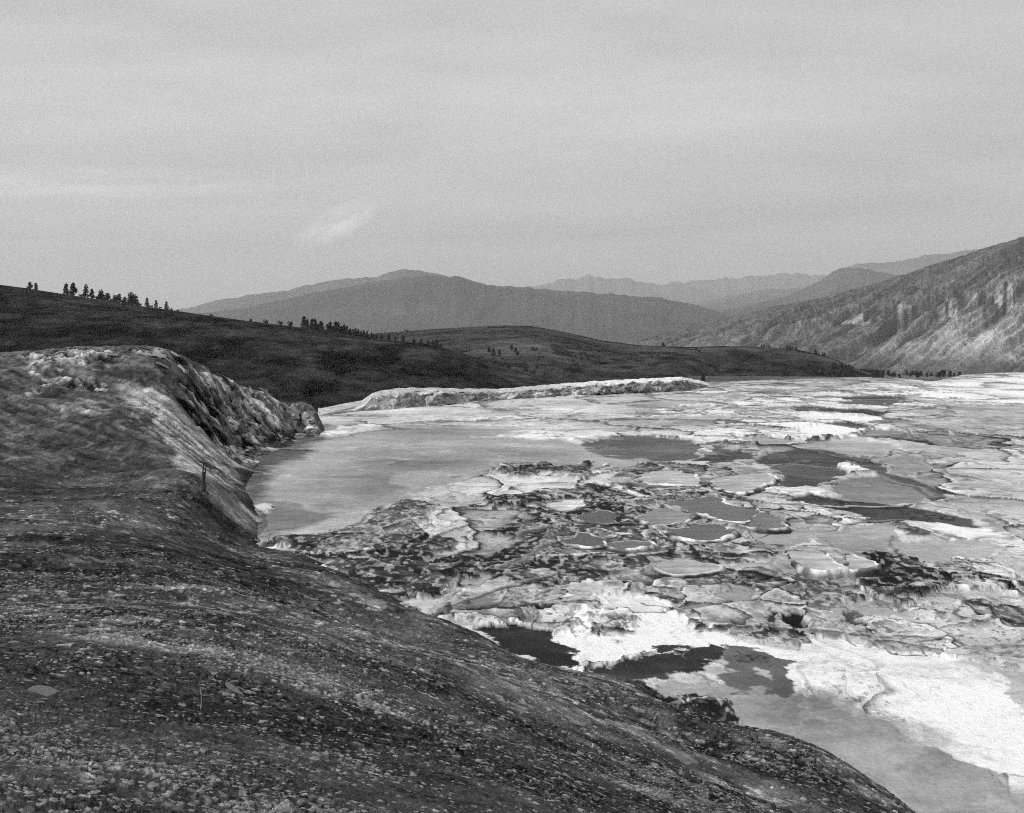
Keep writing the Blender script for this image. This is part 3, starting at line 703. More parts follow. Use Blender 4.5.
    HILLZ['ys'], HILLZ['ss'], HILLZ['Z'] = ys, ss, Z
    keep = (Z > -.4) | ((Y > 124) & (Z > -24) & (S < -.185))
    me = grid_mesh('hillside', X, Y, Z, {'tone': lev(np.clip(tone, 25, 225))}, keep)
    o = obj('hillside', me, M_hill); tag(o, kind='structure')
hillside()
def hill_z(x, y):
    ys, ss, Z = HILLZ['ys'], HILLZ['ss'], HILLZ['Z']
    i = np.clip(np.searchsorted(ys, y), 1, len(ys) - 1); fi = (y - ys[i - 1]) / (ys[i] - ys[i - 1])
    s = x / y; fj = (s - ss[0]) / (ss[1] - ss[0]); j = int(np.clip(fj, 0, len(ss) - 2)); fj -= j
    a = Z[i - 1, j] * (1 - fj) + Z[i - 1, j + 1] * fj; b = Z[i, j] * (1 - fj) + Z[i, j + 1] * fj
    return float(a * (1 - fi) + b * fi)

# ------------------------------------------------------------------ travertine ledge along the far lip
def ledge():
    ub = [318, 330, 345, 362, 372, 390, 410, 450, 500, 560, 620, 680, 700, 712]
    vb = [417, 416, 413.5, 412, 411, 409.5, 408, 406, 401.5, 397.5, 395.3, 392.5, 389, 386]
    vt = [416, 413, 409, 406, 397.5, 392.5, 391, 390.5, 390.5, 384.5, 380.5, 377.5, 381, 385]
    n = 520
    u = np.linspace(318, 712, n); b = np.interp(u, ub, vb); t = np.interp(u, ub, vt)
    Y0 = CAMZ * F / (b - HY); X0 = (u - CX) / F * Y0
    prof = np.array([(-.6, -.15), (0, .0), (.25, .22), (.5, .45), (.8, .68), (1.3, .88), (2.0, .95), (4.0, 1.0), (7, 1.0), (10, 1.0), (12, .9), (14, .4), (16, -.8), (20, -4), (30, -10)])
    tt = np.linspace(0, len(prof) - 1, 60); off = np.interp(tt, np.arange(len(prof)), prof[:, 0]); hf = np.interp(tt, np.arange(len(prof)), prof[:, 1])
    Yc = Y0 + 9.0
    H = (b - t - np.interp(u, [365, 480], [0, 2.2])) / F * Y0
    OFF, _ = np.meshgrid(off, u, indexing='ij'); HF = np.repeat(hf[:, None], n, 1)
    Y = Y0[None] + OFF; X = (u[None] - CX) / F * Y
    H = np.maximum(H, .03); Z = np.where(HF > 0, HF * H[None], HF)
    am = sstep(-.3, .3, OFF) * np.clip(H, .2, 2)[None] * .5
    rd = fbm(X / 1.6, Y / 1.6 + HF * 2, 5, 711) - .5
    Z = Z + rd * am * .9 * np.where(HF > .9, .5, 1); Y = Y - (fbm(X / 1.1, HF * 3 + Y * 0, 5, 717) - .5) * am * 3.0 * (HF < .95)
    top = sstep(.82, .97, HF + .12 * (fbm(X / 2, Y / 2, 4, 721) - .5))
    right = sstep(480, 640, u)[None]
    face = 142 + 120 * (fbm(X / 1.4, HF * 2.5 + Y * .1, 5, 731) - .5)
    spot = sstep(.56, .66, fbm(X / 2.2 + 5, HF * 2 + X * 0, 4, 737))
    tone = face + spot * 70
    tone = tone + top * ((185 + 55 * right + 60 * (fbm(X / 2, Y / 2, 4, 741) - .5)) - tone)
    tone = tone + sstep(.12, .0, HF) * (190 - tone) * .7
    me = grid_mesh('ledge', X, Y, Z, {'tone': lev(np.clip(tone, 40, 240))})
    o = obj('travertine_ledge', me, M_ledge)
    tag(o, 'long low crumbling travertine ledge with pale top along the far edge of the terrace', 'rock ledge')
ledge()

# ------------------------------------------------------------------ valley ground, hills, mountains
def ground_h(r): return np.interp(r, [0, 300, 850, 1200, 2300, 5000, 60000], [-26, -26, -26, -50, -98, -110, -110])
def ground():
    th = np.linspace(0, 2 * math.pi, 181); r = np.concatenate([[1], np.exp(np.linspace(math.log(40), math.log(45000), 170))])
    R, T = np.meshgrid(r, th, indexing='ij')
    X = R * np.cos(T); Y = R * np.sin(T); Z = ground_h(R) + 3 * (fbm(X / 200, Y / 200, 4, 801) - .5) * sstep(300, 900, R)
    tone = 92 + 60 * (fbm(X / 120, Y / 40, 5, 811) - .5)
    me = grid_mesh('ground', X, Y, Z, {'tone': lev(tone)})
    tag(obj('ground', me, M_brush), kind='structure')
ground()

RIDGES = {}
def ridge(name, sky, yr, yf, zf, tonef, mat, du=1.5, rows=60, amp=0., back=1.4, prof=.8, seed=0, disp=None, jamp=0.):
    """a hill whose crest follows a skyline (u, v) at distance yr(u), falling to zf at distance yf(u)"""
    us = [p[0] for p in sky]; vs = [p[1] for p in sky]
    u = np.arange(us[0], us[-1] + .1, du)
    v = np.interp(u, us, vs)
    k = np.array([1, 2, 3, 2, 1.]) / 9; vp = np.pad(v, 2, mode='edge'); v = np.convolve(vp, k, 'valid')
    Yr = np.array([yr(a) for a in u]) if callable(yr) else np.full(u.shape, float(yr))
    Yf = np.array([yf(a) for a in u]) if callable(yf) else np.full(u.shape, float(yf))
    Zr = CAMZ - (v - HY) / F * Yr
    jag = fbm(u / 6, u * 0, 4, seed) - .5
    Zr = Zr + jag * jamp
    t = np.linspace(0, 1, rows); tb = np.linspace(0, 1, 14)[1:]
    rowsY = [Yf + (Yr - Yf) * a for a in t] + [Yr + (Yr - Yf) * back * a for a in tb]
    rowsT = [a for a in t] + [1 - a * 1.15 for a in tb]
    Y = np.stack(rowsY); T = np.repeat(np.array(rowsT)[:, None], len(u), 1)
    X = (u[None] - CX) / F * Y
    tp = np.where(T > 0, np.sign(T) * np.abs(T) ** prof, T)
    sm = sstep(0, 1, np.clip(T, 0, 1)) * .5 + tp * .5
    Z = np.where(T > 0, zf + (Zr[None] - zf) * sm, np.minimum(zf, Zr[None]) - np.abs(Zr[None] - zf) * np.abs(T))
    infront = (np.arange(len(rowsT)) < rows)[:, None]
    env = np.clip(np.where(infront, np.sin(np.pi * np.clip(T, 0, 1)) ** .8, .0), 0, 1)
    sc_ = float(np.mean(Yr - Yf))
    d = fbm(X / (sc_ * .5), Y / (sc_ * .5), 6, seed + 1) - .5
    Z = Z + d * amp * 2 * env
    if disp is not None: Z = Z + disp(X, Y, T, u[None] + X * 0) * env
    tone = tonef(X, Y, T, u[None] + X * 0)
    me = grid_mesh(name, X, Y, Z, {'tone': lev(np.clip(tone, 15, 230))})
    o = obj(name, me, mat); tag(o, kind='structure')
    RIDGES[name] = (u, v, Yr, Zr)
    RIDGES[name + '_grid'] = (X, Y, Z, u, T)
    return o

# left dark hill
skyA = [(-260, 262), (-60, 277), (25, 288), (70, 295), (130, 304.5), (185, 312), (240, 320), (290, 326), (330, 332), (370, 338), (400, 341), (430, 345), (460, 352), (490, 364), (530, 374), (570, 388), (610, 404)]
def toneA(X, Y, T, U):
    t = 41 + 12 * sstep(440, 540, U) + 34 * (fbm(X / 60, Y / 60, 5, 901) - .5) + 36 * (fbm(X / 5, Y / 9, 4, 905) - .5) - 18 * sstep(.52, .62, fbm(X / 16, Y / 30, 4, 907)) + 12 * sstep(.58, .68, fbm(X / 24, Y / 50, 4, 908))
    t += 16 * np.exp(-(((U - 305) / 22) ** 2 + ((T - .62) / .16) ** 2)) + 10 * sstep(.93, 1.0, T)
    t += 26 * np.exp(-((T - .9 - .02 * np.sin(U / 20)) / .012) ** 2) * sstep(300, 340, U) * sstep(440, 400, U)
    return t
ridge('dark_hill', skyA, lambda u: float(np.interp(u, [-260, 25, 430, 610], [820, 760, 640, 560])), lambda u: float(np.interp(u, [-260, 320, 570], [300, 330, 380])), -27, toneA, M_brush, 1.5, 170, 2.0, .8, .75, 31)
# middle rounded hill and its low eastward tail
skyB = [(330, 338), (380, 333), (430, 329.5), (470, 327), (500, 325.3), (530, 325.8), (560, 331), (600, 340), (640, 345.5), (690, 347), (720, 346), (760, 347), (800, 350), (830, 357), (850, 366), (868, 373), (884, 377.5)]
def toneB(X, Y, T, U):
    t = 62 + 46 * (fbm(X / 90, Y / 60, 5, 921) - .5) + 40 * (fbm(X / 8, Y / 14, 4, 925) - .5) - 26 * sstep(.58, .66, fbm(X / 22, Y / 40, 4, 927))
    t += 20 * np.exp(-(((U - 530) / 40) ** 2 + ((T - .55) / .12) ** 2)) - 14 * sstep(.9, 1, T) + 14 * sstep(560, 640, U) * sstep(.6, .9, T) * sstep(.99, .9, T)
    t -= 22 * sstep(690, 760, U) * sstep(.95, .5, T)
    return t
ridge('round_hill', skyB, lambda u: float(np.interp(u, [330, 560, 700, 930], [1500, 1400, 1150, 1000])), lambda u: float(np.interp(u, [330, 670, 720, 930], [480, 520, 930, 930])), -33, toneB, M_brush, 1.5, 130, 5.0, .8, .8, 41)
# steep eastern mountain with gullies
skyC = [(560, 352), (620, 345), (650, 338), (700, 326), (740, 315), (780, 305.5), (830, 296), (880, 282), (930, 266), (988, 247), (1060, 226), (1300, 170)]
def gullyC(X, Y, T, U):
    k = U + 230 * (T - .2) * -1.0
    g = ridged(k / 26 + .5 * (fbm(U / 30, T * 3, 3, 931) - .5), T * .8, 4, 933)
    g2 = ridged(k / 9, T * 1.5, 3, 937)
    return (g - .6) * 140 * (.3 + .7 * sstep(.8, .3, T)) + (g2 - .6) * 40 + 46 * (fbm(X / 160, Y / 160, 5, 939) - .5)
def toneC(X, Y, T, U):
    k = U - 230 * (T - .2)
    g = ridged(k / 26 + .5 * (fbm(U / 30, T * 3, 3, 931) - .5), T * .8, 4, 933)
    t = 104 - 26 * T + 50 * (fbm(k / 14, T * 5, 5, 941) - .5) + (25 + 45 * (1 - T)) * (g - .6)
    t -= 30 * sstep(.52, .6, fbm(U / 1.6, T * 70, 3, 947)) * sstep(.2, .5, T) 
    rv = fbm(k / 8 + .8 * (fbm(U / 9, T * 8, 3, 957) - .5), T * 1.3, 3, 955); t -= 30 * np.exp(-((rv - .42) / .03) ** 2) * sstep(.08, .2, T)
    t += 22 * np.exp(-((rv - .50) / .035) ** 2) * sstep(.75, .3, T) * sstep(.1, .2, T)
    cliff = np.exp(-((T - .42 - .05 * (fbm(U / 18, T * 0, 3, 951) - .5)) / .07) ** 2) * sstep(770, 850, U)
    t += cliff * (60 * sstep(.45, .6, fbm(U / 5, T * 9, 4, 953)) - 30 * sstep(.55, .4, fbm(U / 5, T * 9, 4, 953)))
    t += 28 * sstep(.32, .2, T) * sstep(820, 900, U) * sstep(.08, .14, T) + 22 * sstep(860, 980, U) * sstep(.65, .3, T)
    t -= 26 * sstep(.12, .04, T)
    return t
ridge('gullied_mountain', skyC, lambda u: float(np.interp(u, [560, 800, 1000, 1300], [6500, 5000, 4000, 3300])), lambda u: float(np.interp(u, [560, 800, 1300], [3200, 2500, 2200])), -98, toneC, M_mount, 1.0, 200, 10, .6, .95, 51, gullyC, 8)
def toneM(g, seed, sc):
    def f(X, Y, T, U):
        return g + 36 * (fbm(X / sc, Y / sc, 5, seed) - .5)
    return f
def gul(a, w, seed):
    def f(X, Y, T, U): return (ridged((U - 60 * T) / w + 1.6 * (fbm(U / w, T * 3, 4, seed) - .5), T * 2.0, 4, seed + 3) - .6) * a
    return f
ridge('near_mountain_range', [(120, 322), (180, 316), (240, 309), (300, 296), (330, 290), (374, 282), (400, 277.5), (430, 275.5), (456, 276), (490, 285.5), (520, 286.5), (546, 289.5), (600, 293), (660, 298), (700, 306), (740, 318), (780, 330)],
      8000, 5200, -110, toneM(74, 961, 900), M_far, 1.5, 50, 60, .5, .9, 61, gul(40, 38, 963), 18)
ridge('peaked_mountain', [(60, 325), (140, 315), (180, 309.5), (205, 303), (240, 296.5), (262, 293), (290, 290), (325, 281), (345, 278.5), (375, 277), (390, 271.5), (401, 269), (418, 270), (440, 274), (470, 284), (520, 297), (600, 310), (700, 322)],
      11500, 8600, -110, toneM(86, 971, 1200), M_far, 1.5, 50, 80, .5, .9, 71, gul(50, 32, 973), 28)
ridge('right_mountain_spur', [(620, 330), (680, 320), (718, 312), (760, 302), (787, 295.5), (805, 288), (821, 280), (835, 271), (846, 267), (860, 268.5), (890, 274), (940, 280), (1000, 290), (1100, 310)],
      9500, 6800, -110, toneM(76, 981, 900), M_far, 1.5, 50, 50, .5, .9, 81, gul(60, 26, 983), 26)
ridge('pale_right_range', [(780, 300), (820, 280), (840, 268), (856, 264), (888, 262.5), (912, 259), (926, 254.5), (945, 254), (971, 250), (1010, 245), (1150, 235), (1300, 240)],
      15000, 11000, -110, toneM(90, 991, 1500), M_far, 1.5, 40, 40, .5, .9, 91, gul(60, 26, 993), 40)
ridge('hazy_mountain_spur', [(540, 334), (600, 324), (640, 317), (690, 306), (712, 300), (730, 296), (748, 293), (765, 289), (782, 289.5), (800, 288), (830, 292), (880, 302), (940, 312)],
      14500, 11000, -110, toneM(84, 985, 1300), M_far, 1.5, 40, 50, .5, .9, 87, gul(50, 26, 987), 30)
ridge('distant_mountain_range', [(440, 310), (500, 292), (539, 284.5), (560, 280), (580, 278.5), (592, 275), (604, 278), (616, 277.5), (640, 281), (660, 285), (672, 280.5), (684, 282), (701, 281), (718, 278), (740, 278), (770, 274), (800, 273.5), (830, 275), (870, 285), (920, 300)],
      21000, 16000, -110, toneM(96, 995, 2000), M_far, 1.5, 40, 120, .4, .9, 97, gul(60, 28, 997), 110)

# ------------------------------------------------------------------ trees and shrubs
def leaf_cloud(bm, rng, n, fn, size):
    """n small faces spread through a crown; fn(rng) gives a point"""
    for _ in range(n):
        p = Vector(fn(rng)); s = size * rng.uniform(.6, 1.3)
        a = Vector((rng.uniform(-1, 1), rng.uniform(-1, 1), rng.uniform(-.6, .6))).normalized()
        b = a.cross(Vector((rng.uniform(-1, 1), rng.uniform(-1, 1), rng.uniform(-1, 1)))).normalized()
        bm.faces.new([bm.verts.new(p + a * s), bm.verts.new(p + b * s * .6), bm.verts.new(p - a * s * .8), bm.verts.new(p - b * s * .6)])

def taper(bm, p0, p1, r0, r1, seg=7, ring=4, wob=0., rng=random):
    p0, p1 = Vector(p0), Vector(p1); d = (p1 - p0); z = d.normalized(); x = z.orthogonal().normalized(); y = z.cross(x)
    prev = None
    for i in range(ring + 1):
        t = i / ring; c = p0 + d * t + Vector((rng.uniform(-wob, wob), rng.uniform(-wob, wob), 0)); r = r0 + (r1 - r0) * t
        vs = [bm.verts.new(c + (x * math.cos(2 * math.pi * k / seg) + y * math.sin(2 * math.pi * k / seg)) * r * rng.uniform(.85, 1.15 if wob else 1.0)) for k in range(seg)]
        if prev:
            for k in range(seg): bm.faces.new([prev[k], prev[(k + 1) % seg], vs[(k + 1) % seg], vs[k]])
        else: bm.faces.new(vs[::-1])
        prev = vs
    bm.faces.new(prev)

def crown_mesh(kind, seed):
    rng = random.Random(seed); bm = bmesh.new()
    if kind == 'spire':         # narrow conifer, height 1
        lay = 13
        for i in range(lay):
            z = .04 + .93 * i / lay; r = .24 * (1 - i / lay) ** .75 + .03
            for k in range(7):
                a = rng.uniform(0, 6.283); rr = r * rng.uniform(.7, 1.25)
                for q in range(4):
                    t = (q + 1) / 4
                    leaf_cloud(bm, rng, 3, lambda g: (math.cos(a) * rr * t, math.sin(a) * rr * t, z - .05 * t + g.uniform(-.015, .015)), .05)
        leaf_cloud(bm, rng, 12, lambda g: (g.uniform(-.015, .015), g.uniform(-.015, .015), g.uniform(.85, 1.0)), .03)
    elif kind == 'round':       # rounded, open juniper or limber pine
        cl = [(rng.uniform(-.2, .2) * (1.2 - zc), rng.uniform(-.2, .2) * (1.2 - zc), zc * .9, rng.uniform(.14, .24)) for zc in [.1, .15, .25, .3, .4, .5, .55, .65, .75, .85, .95]]
        for c in cl:
            def f(g, c=c):
                v = Vector((g.gauss(0, 1), g.gauss(0, 1), g.gauss(0, 1))).normalized() * c[3] * g.uniform(.55, 1)
                return (c[0] + v.x, c[1] + v.y, c[2] + v.z)
            leaf_cloud(bm, rng, 70, f, .065)
    else:                       # low shrub, wider than tall
        for _ in range(8):
            c = (rng.uniform(-.5, .5), rng.uniform(-.4, .4), rng.uniform(.2, .6), rng.uniform(.2, .35))
            def f(g, c=c):
                v = Vector((g.gauss(0, 1), g.gauss(0, 1), g.gauss(0, 1))).normalized() * c[3] * g.uniform(.5, 1)
                return (c[0] + v.x, c[1] + v.y, max(.0, c[2] + v.z))
            leaf_cloud(bm, rng, 50, f, .09)
    me = bpy.data.meshes.new('crown'); bm.to_mesh(me); bm.free()
    me.materials.append(M_bush if kind == 'shrub' else M_needles)
    return me
CROWN = {k: [crown_mesh(k, s * 7 + i) for s in range(4)] for i, k in enumerate(('spire', 'round', 'shrub'))}
def trunk_mesh(kind):
    bm = bmesh.new(); rng = random.Random(3)
    if kind == 'spire': taper(bm, (0, 0, -.06), (0, 0, .9), .028, .006, 6, 4, .004, rng)
    elif kind == 'round':
        taper(bm, (0, 0, -.06), (0, 0, .5), .04, .025, 6, 3, .01, rng)
        for a in range(5):
            taper(bm, (0, 0, .3 + .04 * a), (.2 * math.cos(a * 1.3), .2 * math.sin(a * 1.3), .65), .02, .006, 5, 2, .005, rng)
    else:
        for a in range(5): taper(bm, (0, 0, -.05), (.3 * math.cos(a * 1.3), .3 * math.sin(a * 1.3), .45), .03, .01, 5, 2, .01, rng)
    me = bpy.data.meshes.new('trunk'); bm.to_mesh(me); bm.free(); me.materials.append(M_barkl)
    return me
TRUNK = {k: trunk_mesh(k) for k in CROWN}
NAMES = {'spire': 'conifer_tree', 'round': 'round_tree', 'shrub': 'shrub'}
tcount = 0
def tree(kind, loc, h, label, group, wide=1.0):
    global tcount
    tcount += 1
    rng = random.Random(tcount)
    r = empty(NAMES[kind], loc, rng.uniform(0, 6.28)); r.scale = (h * wide, h * wide, h)
    tag(r, label, 'shrub' if kind == 'shrub' else 'tree', group)
    obj('trunk' if kind != 'shrub' else 'stem', TRUNK[kind], None, r)
    obj('crown', CROWN[kind][rng.randrange(4)], None, r)
    return r
def on_ridge(name, u, dv=0.0):
    uu, vv, Yr, Zr = RIDGES[name]
    Y = float(np.interp(u, uu, Yr)); z = float(np.interp(u, uu, Zr))
    return ((u - CX) / F * Y, Y, z), Y / F
_bv = {}
from mathutils.bvhtree import BVHTree
def on_hill(name, u, v):
    """point of a hill's front slope seen at (u, v)"""
    X, Y, Z, uu, T = RIDGES[name + '_grid']
    j = int(np.clip(round((u - uu[0]) / (uu[1] - uu[0])), 0, len(uu) - 1))
    vp = HY + F * (CAMZ - Z[:, j]) / Y[:, j]
    n = int(np.argmax(Z[:, j])) + 1
    k = int(np.argmin(np.abs(vp[:n] - v)))
    return (float(X[k, j]), float(Y[k, j]), float(Z[k, j])), float(Y[k, j]) / F
ORD = 'first second third fourth fifth sixth seventh eighth ninth tenth eleventh twelfth thirteenth fourteenth fifteenth sixteenth seventeenth eighteenth nineteenth twentieth twenty-first twenty-second twenty-third twenty-fourth twenty-fifth twenty-sixth twenty-seventh twenty-eighth twenty-ninth thirtieth thirty-first thirty-second thirty-third thirty-fourth thirty-fifth thirty-sixth thirty-seventh'.split()
# the row along the left skyline: (u, height px, kind, width)
row = [(30, 5, 'round', 1.2), (36, 5, 'round', 1.0), (66, 9, 'round', .8), (73, 11, 'round', .95), (86, 11, 'round', .7), (92, 8, 'round', .8), (101, 8, 'round', 1.1), (108, 6, 'round', 1.4),
       (115, 5, 'round', 1.3), (119, 7, 'round', 1.0), (125, 5, 'round', 1.1), (131, 10, 'round', 1.2), (135, 8, 'round', 1.2), (147, 8, 'spire', 1.0), (156, 7, 'spire', .9), (166.5, 7, 'spire', 1.1)]
for i, (u, hp_, k, w) in enumerate(row):
    (x, y, z), s = on_ridge('dark_hill', u)
    shape = {'round': 'bushy', 'spire': 'pointed'}[k]
    tree(k, (x, y, z - .4), (hp_ + 2.5) * s, '%s dark tree on the left skyline ridge, %s from the left' % (shape, ORD[i]), 'trees along the left ridge', w)
# a bare trunk between them
def snag_mesh():
    bm = bmesh.new(); rng = random.Random(5)
    taper(bm, (0, 0, -.05), (0, 0, 1), .02, .008, 6, 5, .006, rng)
    for a, z in ((.4, .45), (2.4, .6), (4.2, .75)): taper(bm, (0, 0, z), (.09 * math.cos(a), .09 * math.sin(a), z + .08), .008, .003, 5, 2, 0, rng)
    return bm
(x, y, z), s = on_ridge('dark_hill', 78)
o = obj('bare_tree', snag_mesh(), M_bark, loc=(x, y, z - .3)); o.scale = (9 * s, 9 * s, 10 * s); tag(o, 'thin bare tree trunk standing among the bushy trees on the left ridge', 'bare tree')
for u, hp_, lab in ((211, 3, 'tiny lone shrub on the bare stretch of the dark ridge'), (251, 4, 'low shrub on the ridge left of the conifer grove'), (266, 5, 'wide low shrub just left of the round shrub by the grove'), (281, 6, 'small flat shrub on the dark ridge before the grove'), (291, 6.5, 'rounded dark shrub standing alone beside the conifer grove')):
    (x, y, z), s = on_ridge('dark_hill', u); tree('shrub', (x, y, z - .3), hp_ * s, lab, 'shrubs on the dark ridge', .9)
for i, (u, hp_) in enumerate([(81, 4), (97, 5), (104, 5), (112, 4.5), (122, 5), (128, 4.5), (140, 4), (151, 3.5), (160, 3), (171, 3), (178, 2.5)]):
    (x, y, z), s = on_ridge('dark_hill', u); tree('shrub', (x, y, z - .3), hp_ * s, 'low dark shrub between the trees of the left ridge, %s from the left' % ORD[i], 'low shrubs between the ridge trees', .9)
# the grove on the ridge
grove = [(304, 12), (308, 9), (312, 10), (316, 7), (320, 9), (323, 8), (327, 7), (331, 10), (335, 11), (339, 11), (343, 8), (347, 8), (351, 6), (355, 7), (359, 6.5), (363, 6), (367, 6), (371, 5), (376, 4), (383, 4), (389, 4.5), (395, 4)]
grove = sorted(grove + [(306, 7), (314, 11), (318, 6), (329, 8), (333, 6), (341, 7), (345, 9), (349, 5), (353, 6), (361, 5), (365, 5), (374, 4), (380, 3.5)])
for i, (u, hp_) in enumerate(grove):
    (x, y, z), s = on_ridge('dark_hill', u)
    tree('spire', (x, y + 3 * math.sin(i * 2.1), z - .4), (hp_ + 2) * s, 'dark conifer in the dense grove on the ridge, %s from its left end' % ORD[i], 'conifers of the ridge grove', 1.15)
# trees on the right shoulder of the dark hill
for i, (u, v, hp_) in enumerate([(403, 341, 8), (414, 343, 5), (421, 344, 6), (428, 346, 5), (433, 348, 7), (437, 347, 8), (441, 350, 5)]):
    p, s = on_ridge('dark_hill', u)
    tree('round' if i % 2 else 'spire', (p[0], p[1], p[2] - .4), hp_ * s, 'dark tree on the ridge end below the rounded hill, %s from the left' % ORD[i], 'trees at the end of the dark ridge', 1.2)
# on the rounded hill
for u, v, hp_, k, lab in [(406, 331.5, 3, 'shrub', 'tiny shrub on the smooth crest of the rounded hill'), (494, 356, 9, 'spire', 'tall dark conifer in the hollow of the rounded hill'), (489, 352, 6, 'round', 'bushy tree just behind the tall conifer in the hollow'), (500, 354, 5, 'round', 'small bushy tree right of the tall conifer in the hollow'),
                           (508, 370, 7, 'round', 'lone dark tree low on the rounded hill'), (527, 372, 7, 'round', 'dark tree in front of the gully on the rounded hill'), (533, 374, 5, 'shrub', 'dark shrub touching the tree before the gully'), (516, 352, 5, 'round', 'small dark tree high on the rounded hillside'), (541, 358, 4, 'shrub', 'small shrub on the right flank of the rounded hill')]:
    p, s = on_hill('round_hill', u, v); tree(k, (p[0], p[1], p[2] - .3), hp_ * s, lab, 'trees on the rounded hill', 1.1)
for i, (u, v, hp_) in enumerate([(574, 357, 3.5), (580, 355, 4), (585, 355, 3.5), (582, 360, 4), (577, 365, 2.5), (583, 366, 2.5), (589, 357, 3), (594, 357, 3), (599, 357, 3), (614, 355, 2), (621, 355, 2.5), (631, 358, 3), (636, 361, 3), (653, 358, 3), (658, 356, 3), (655, 364, 3), (653, 367, 2)]):
    p, s = on_hill('round_hill', u, v); tree('shrub', (p[0], p[1], p[2] - .2), hp_ * s, 'dark shrub on the open slope, %s counting from the left clump' % ORD[i], 'shrubs dotted on the open slope', 1.0)
rgb = random.Random(31)
for i in range(28):
    u = rgb.uniform(450, 700); v = rgb.choice((rgb.gauss(352, 3), rgb.gauss(364, 5), rgb.gauss(358, 8)))
    v = min(376, max(338 + .05 * abs(u - 510), v))
    p, s = on_hill('round_hill', u, v); tree('round' if rgb.random() < .6 else 'shrub', (p[0], p[1], p[2] - .3), rgb.uniform(2, 5) * s, 'small dark brush tree among others scattered over the rounded hillside', 'brush trees scattered on the rounded hill', rgb.uniform(1, 1.5))
# meadow trees beyond the terrace lip
def on_ground(u, v):
    Y = 600.
    for _ in range(30): Y = (CAMZ - float(ground_h(np.array(Y)))) * F / (v - HY) * .5 + Y * .5
    return ((u - CX) / F * Y, Y, float(ground_h(np.array(Y)))), Y / F
for u, v, hp_, lab in [(785, 376.5, 7, 'dark bushy tree standing alone in the meadow'), (789, 376, 4, 'small dark bush touching the lone meadow tree'), (703, 381.5, 7, 'dark bushy tree at the end of the travertine ledge')]:
    p, s = on_ground(u, v); tree('round', (p[0], p[1], p[2] - .2), hp_ * s, lab, None, 1.5)
rg = random.Random(77)
for i in range(46):                       # thicket at the foot of the hill's tail
    u = 806 + 48 * rg.random() ** .8; v = 374.5 + rg.uniform(-7, 1.5) + (u - 806) * .03
    p, s = on_hill('round_hill', u, v)
    tree('spire' if rg.random() < .4 else 'round', (p[0], p[1], p[2] - .4), rg.uniform(4, 8) * s, 'dark tree in the thicket between meadow and gullied mountain', 'trees of the valley thicket', rg.uniform(1, 1.5))
for i in range(60):                       # scattered bushes along the valley to the right
    u = 850 + 115 * rg.random(); v = rg.uniform(372.2, 377) 
    p, s = on_ground(u, v)
    tree('round' if rg.random() < .6 else 'spire', (p[0], p[1], p[2] - .4), rg.uniform(3, 6) * s, 'dark bush tree on the valley floor behind the white terrace edge', 'bushes along the valley floor', rg.uniform(1, 1.6))
for i in range(16):                       # skyline of the hill's tail
    u = 760 + 70 * rg.random(); p, s = on_ridge('round_hill', u)
    tree('spire' if rg.random() < .5 else 'round', (p[0], p[1], p[2] - .3), rg.uniform(2.5, 4.5) * s, 'small dark tree on the crest of the low hill before the mountain', 'trees on the low hill crest', 1.2)

# ------------------------------------------------------------------ things on the hillside
# forked dead stump
def stump():
    x, y = hill_hit(203.5, 490); z = hill_z(x, y)
    r = empty('dead_stump', (x, y, z)); tag(r, 'dark dead stump with two prongs standing on the pale left slope', 'stump')
    rng = random.Random(4); bm = bmesh.new()
    taper(bm, (0, 0, -.25), (.02, 0, .95), .13, .10, 10, 6, .02, rng)
    taper(bm, (.02, 0, .93), (.0, 0, 1.1), .10, .05, 10, 2, .01, rng)
    obj('trunk', bm, M_bark, r)
    for a, b, h in ((-.03, -.02, 1.62), (.08, .17, 1.58)):
        bm = bmesh.new(); taper(bm, (a, 0, .95), (b, .02, h), .055, .02, 7, 5, .01, rng); obj('prong', bm, M_bark, r)
    bm = bmesh.new()
    for a in (0.3, 2.2, 3.6, 5.1): taper(bm, (0, 0, .05), (.3 * math.cos(a), .3 * math.sin(a), -.18), .07, .02, 6, 3, .01, rng)
    obj('root', bm, M_bark, r)
stump()

def stone_mesh(seed, flat, pts=16):
    rng = random.Random(seed); bm = bmesh.new()
    for _ in range(pts):
        v = Vector((rng.gauss(0, 1), rng.gauss(0, 1), rng.gauss(0, 1))).normalized() * rng.uniform(.8, 1.1)
        bm.verts.new((v.x, v.y * .75, v.z * flat))
    r = bmesh.ops.convex_hull(bm, input=bm.verts[:])
    bmesh.ops.delete(bm, geom=[g for g in r['geom_interior'] if isinstance(g, bmesh.types.BMVert)], context='VERTS')
    bmesh.ops.bevel(bm, geom=bm.edges[:], offset=.06, segments=1, affect='EDGES')
    me = bpy.data.meshes.new('stone'); bm.to_mesh(me); bm.free(); me.materials.append(M_stone)
    return me
STONES = [stone_mesh(s, .3 + .05 * (s % 4)) for s in range(10)]
def slope_frame(x, y, e=.3):
    n = Vector((-(hill_z(x + e, y) - hill_z(x - e, y)) / (2 * e), -(hill_z(x, y + e) - hill_z(x, y - e)) / (2 * e), 1)).normalized()
    return n
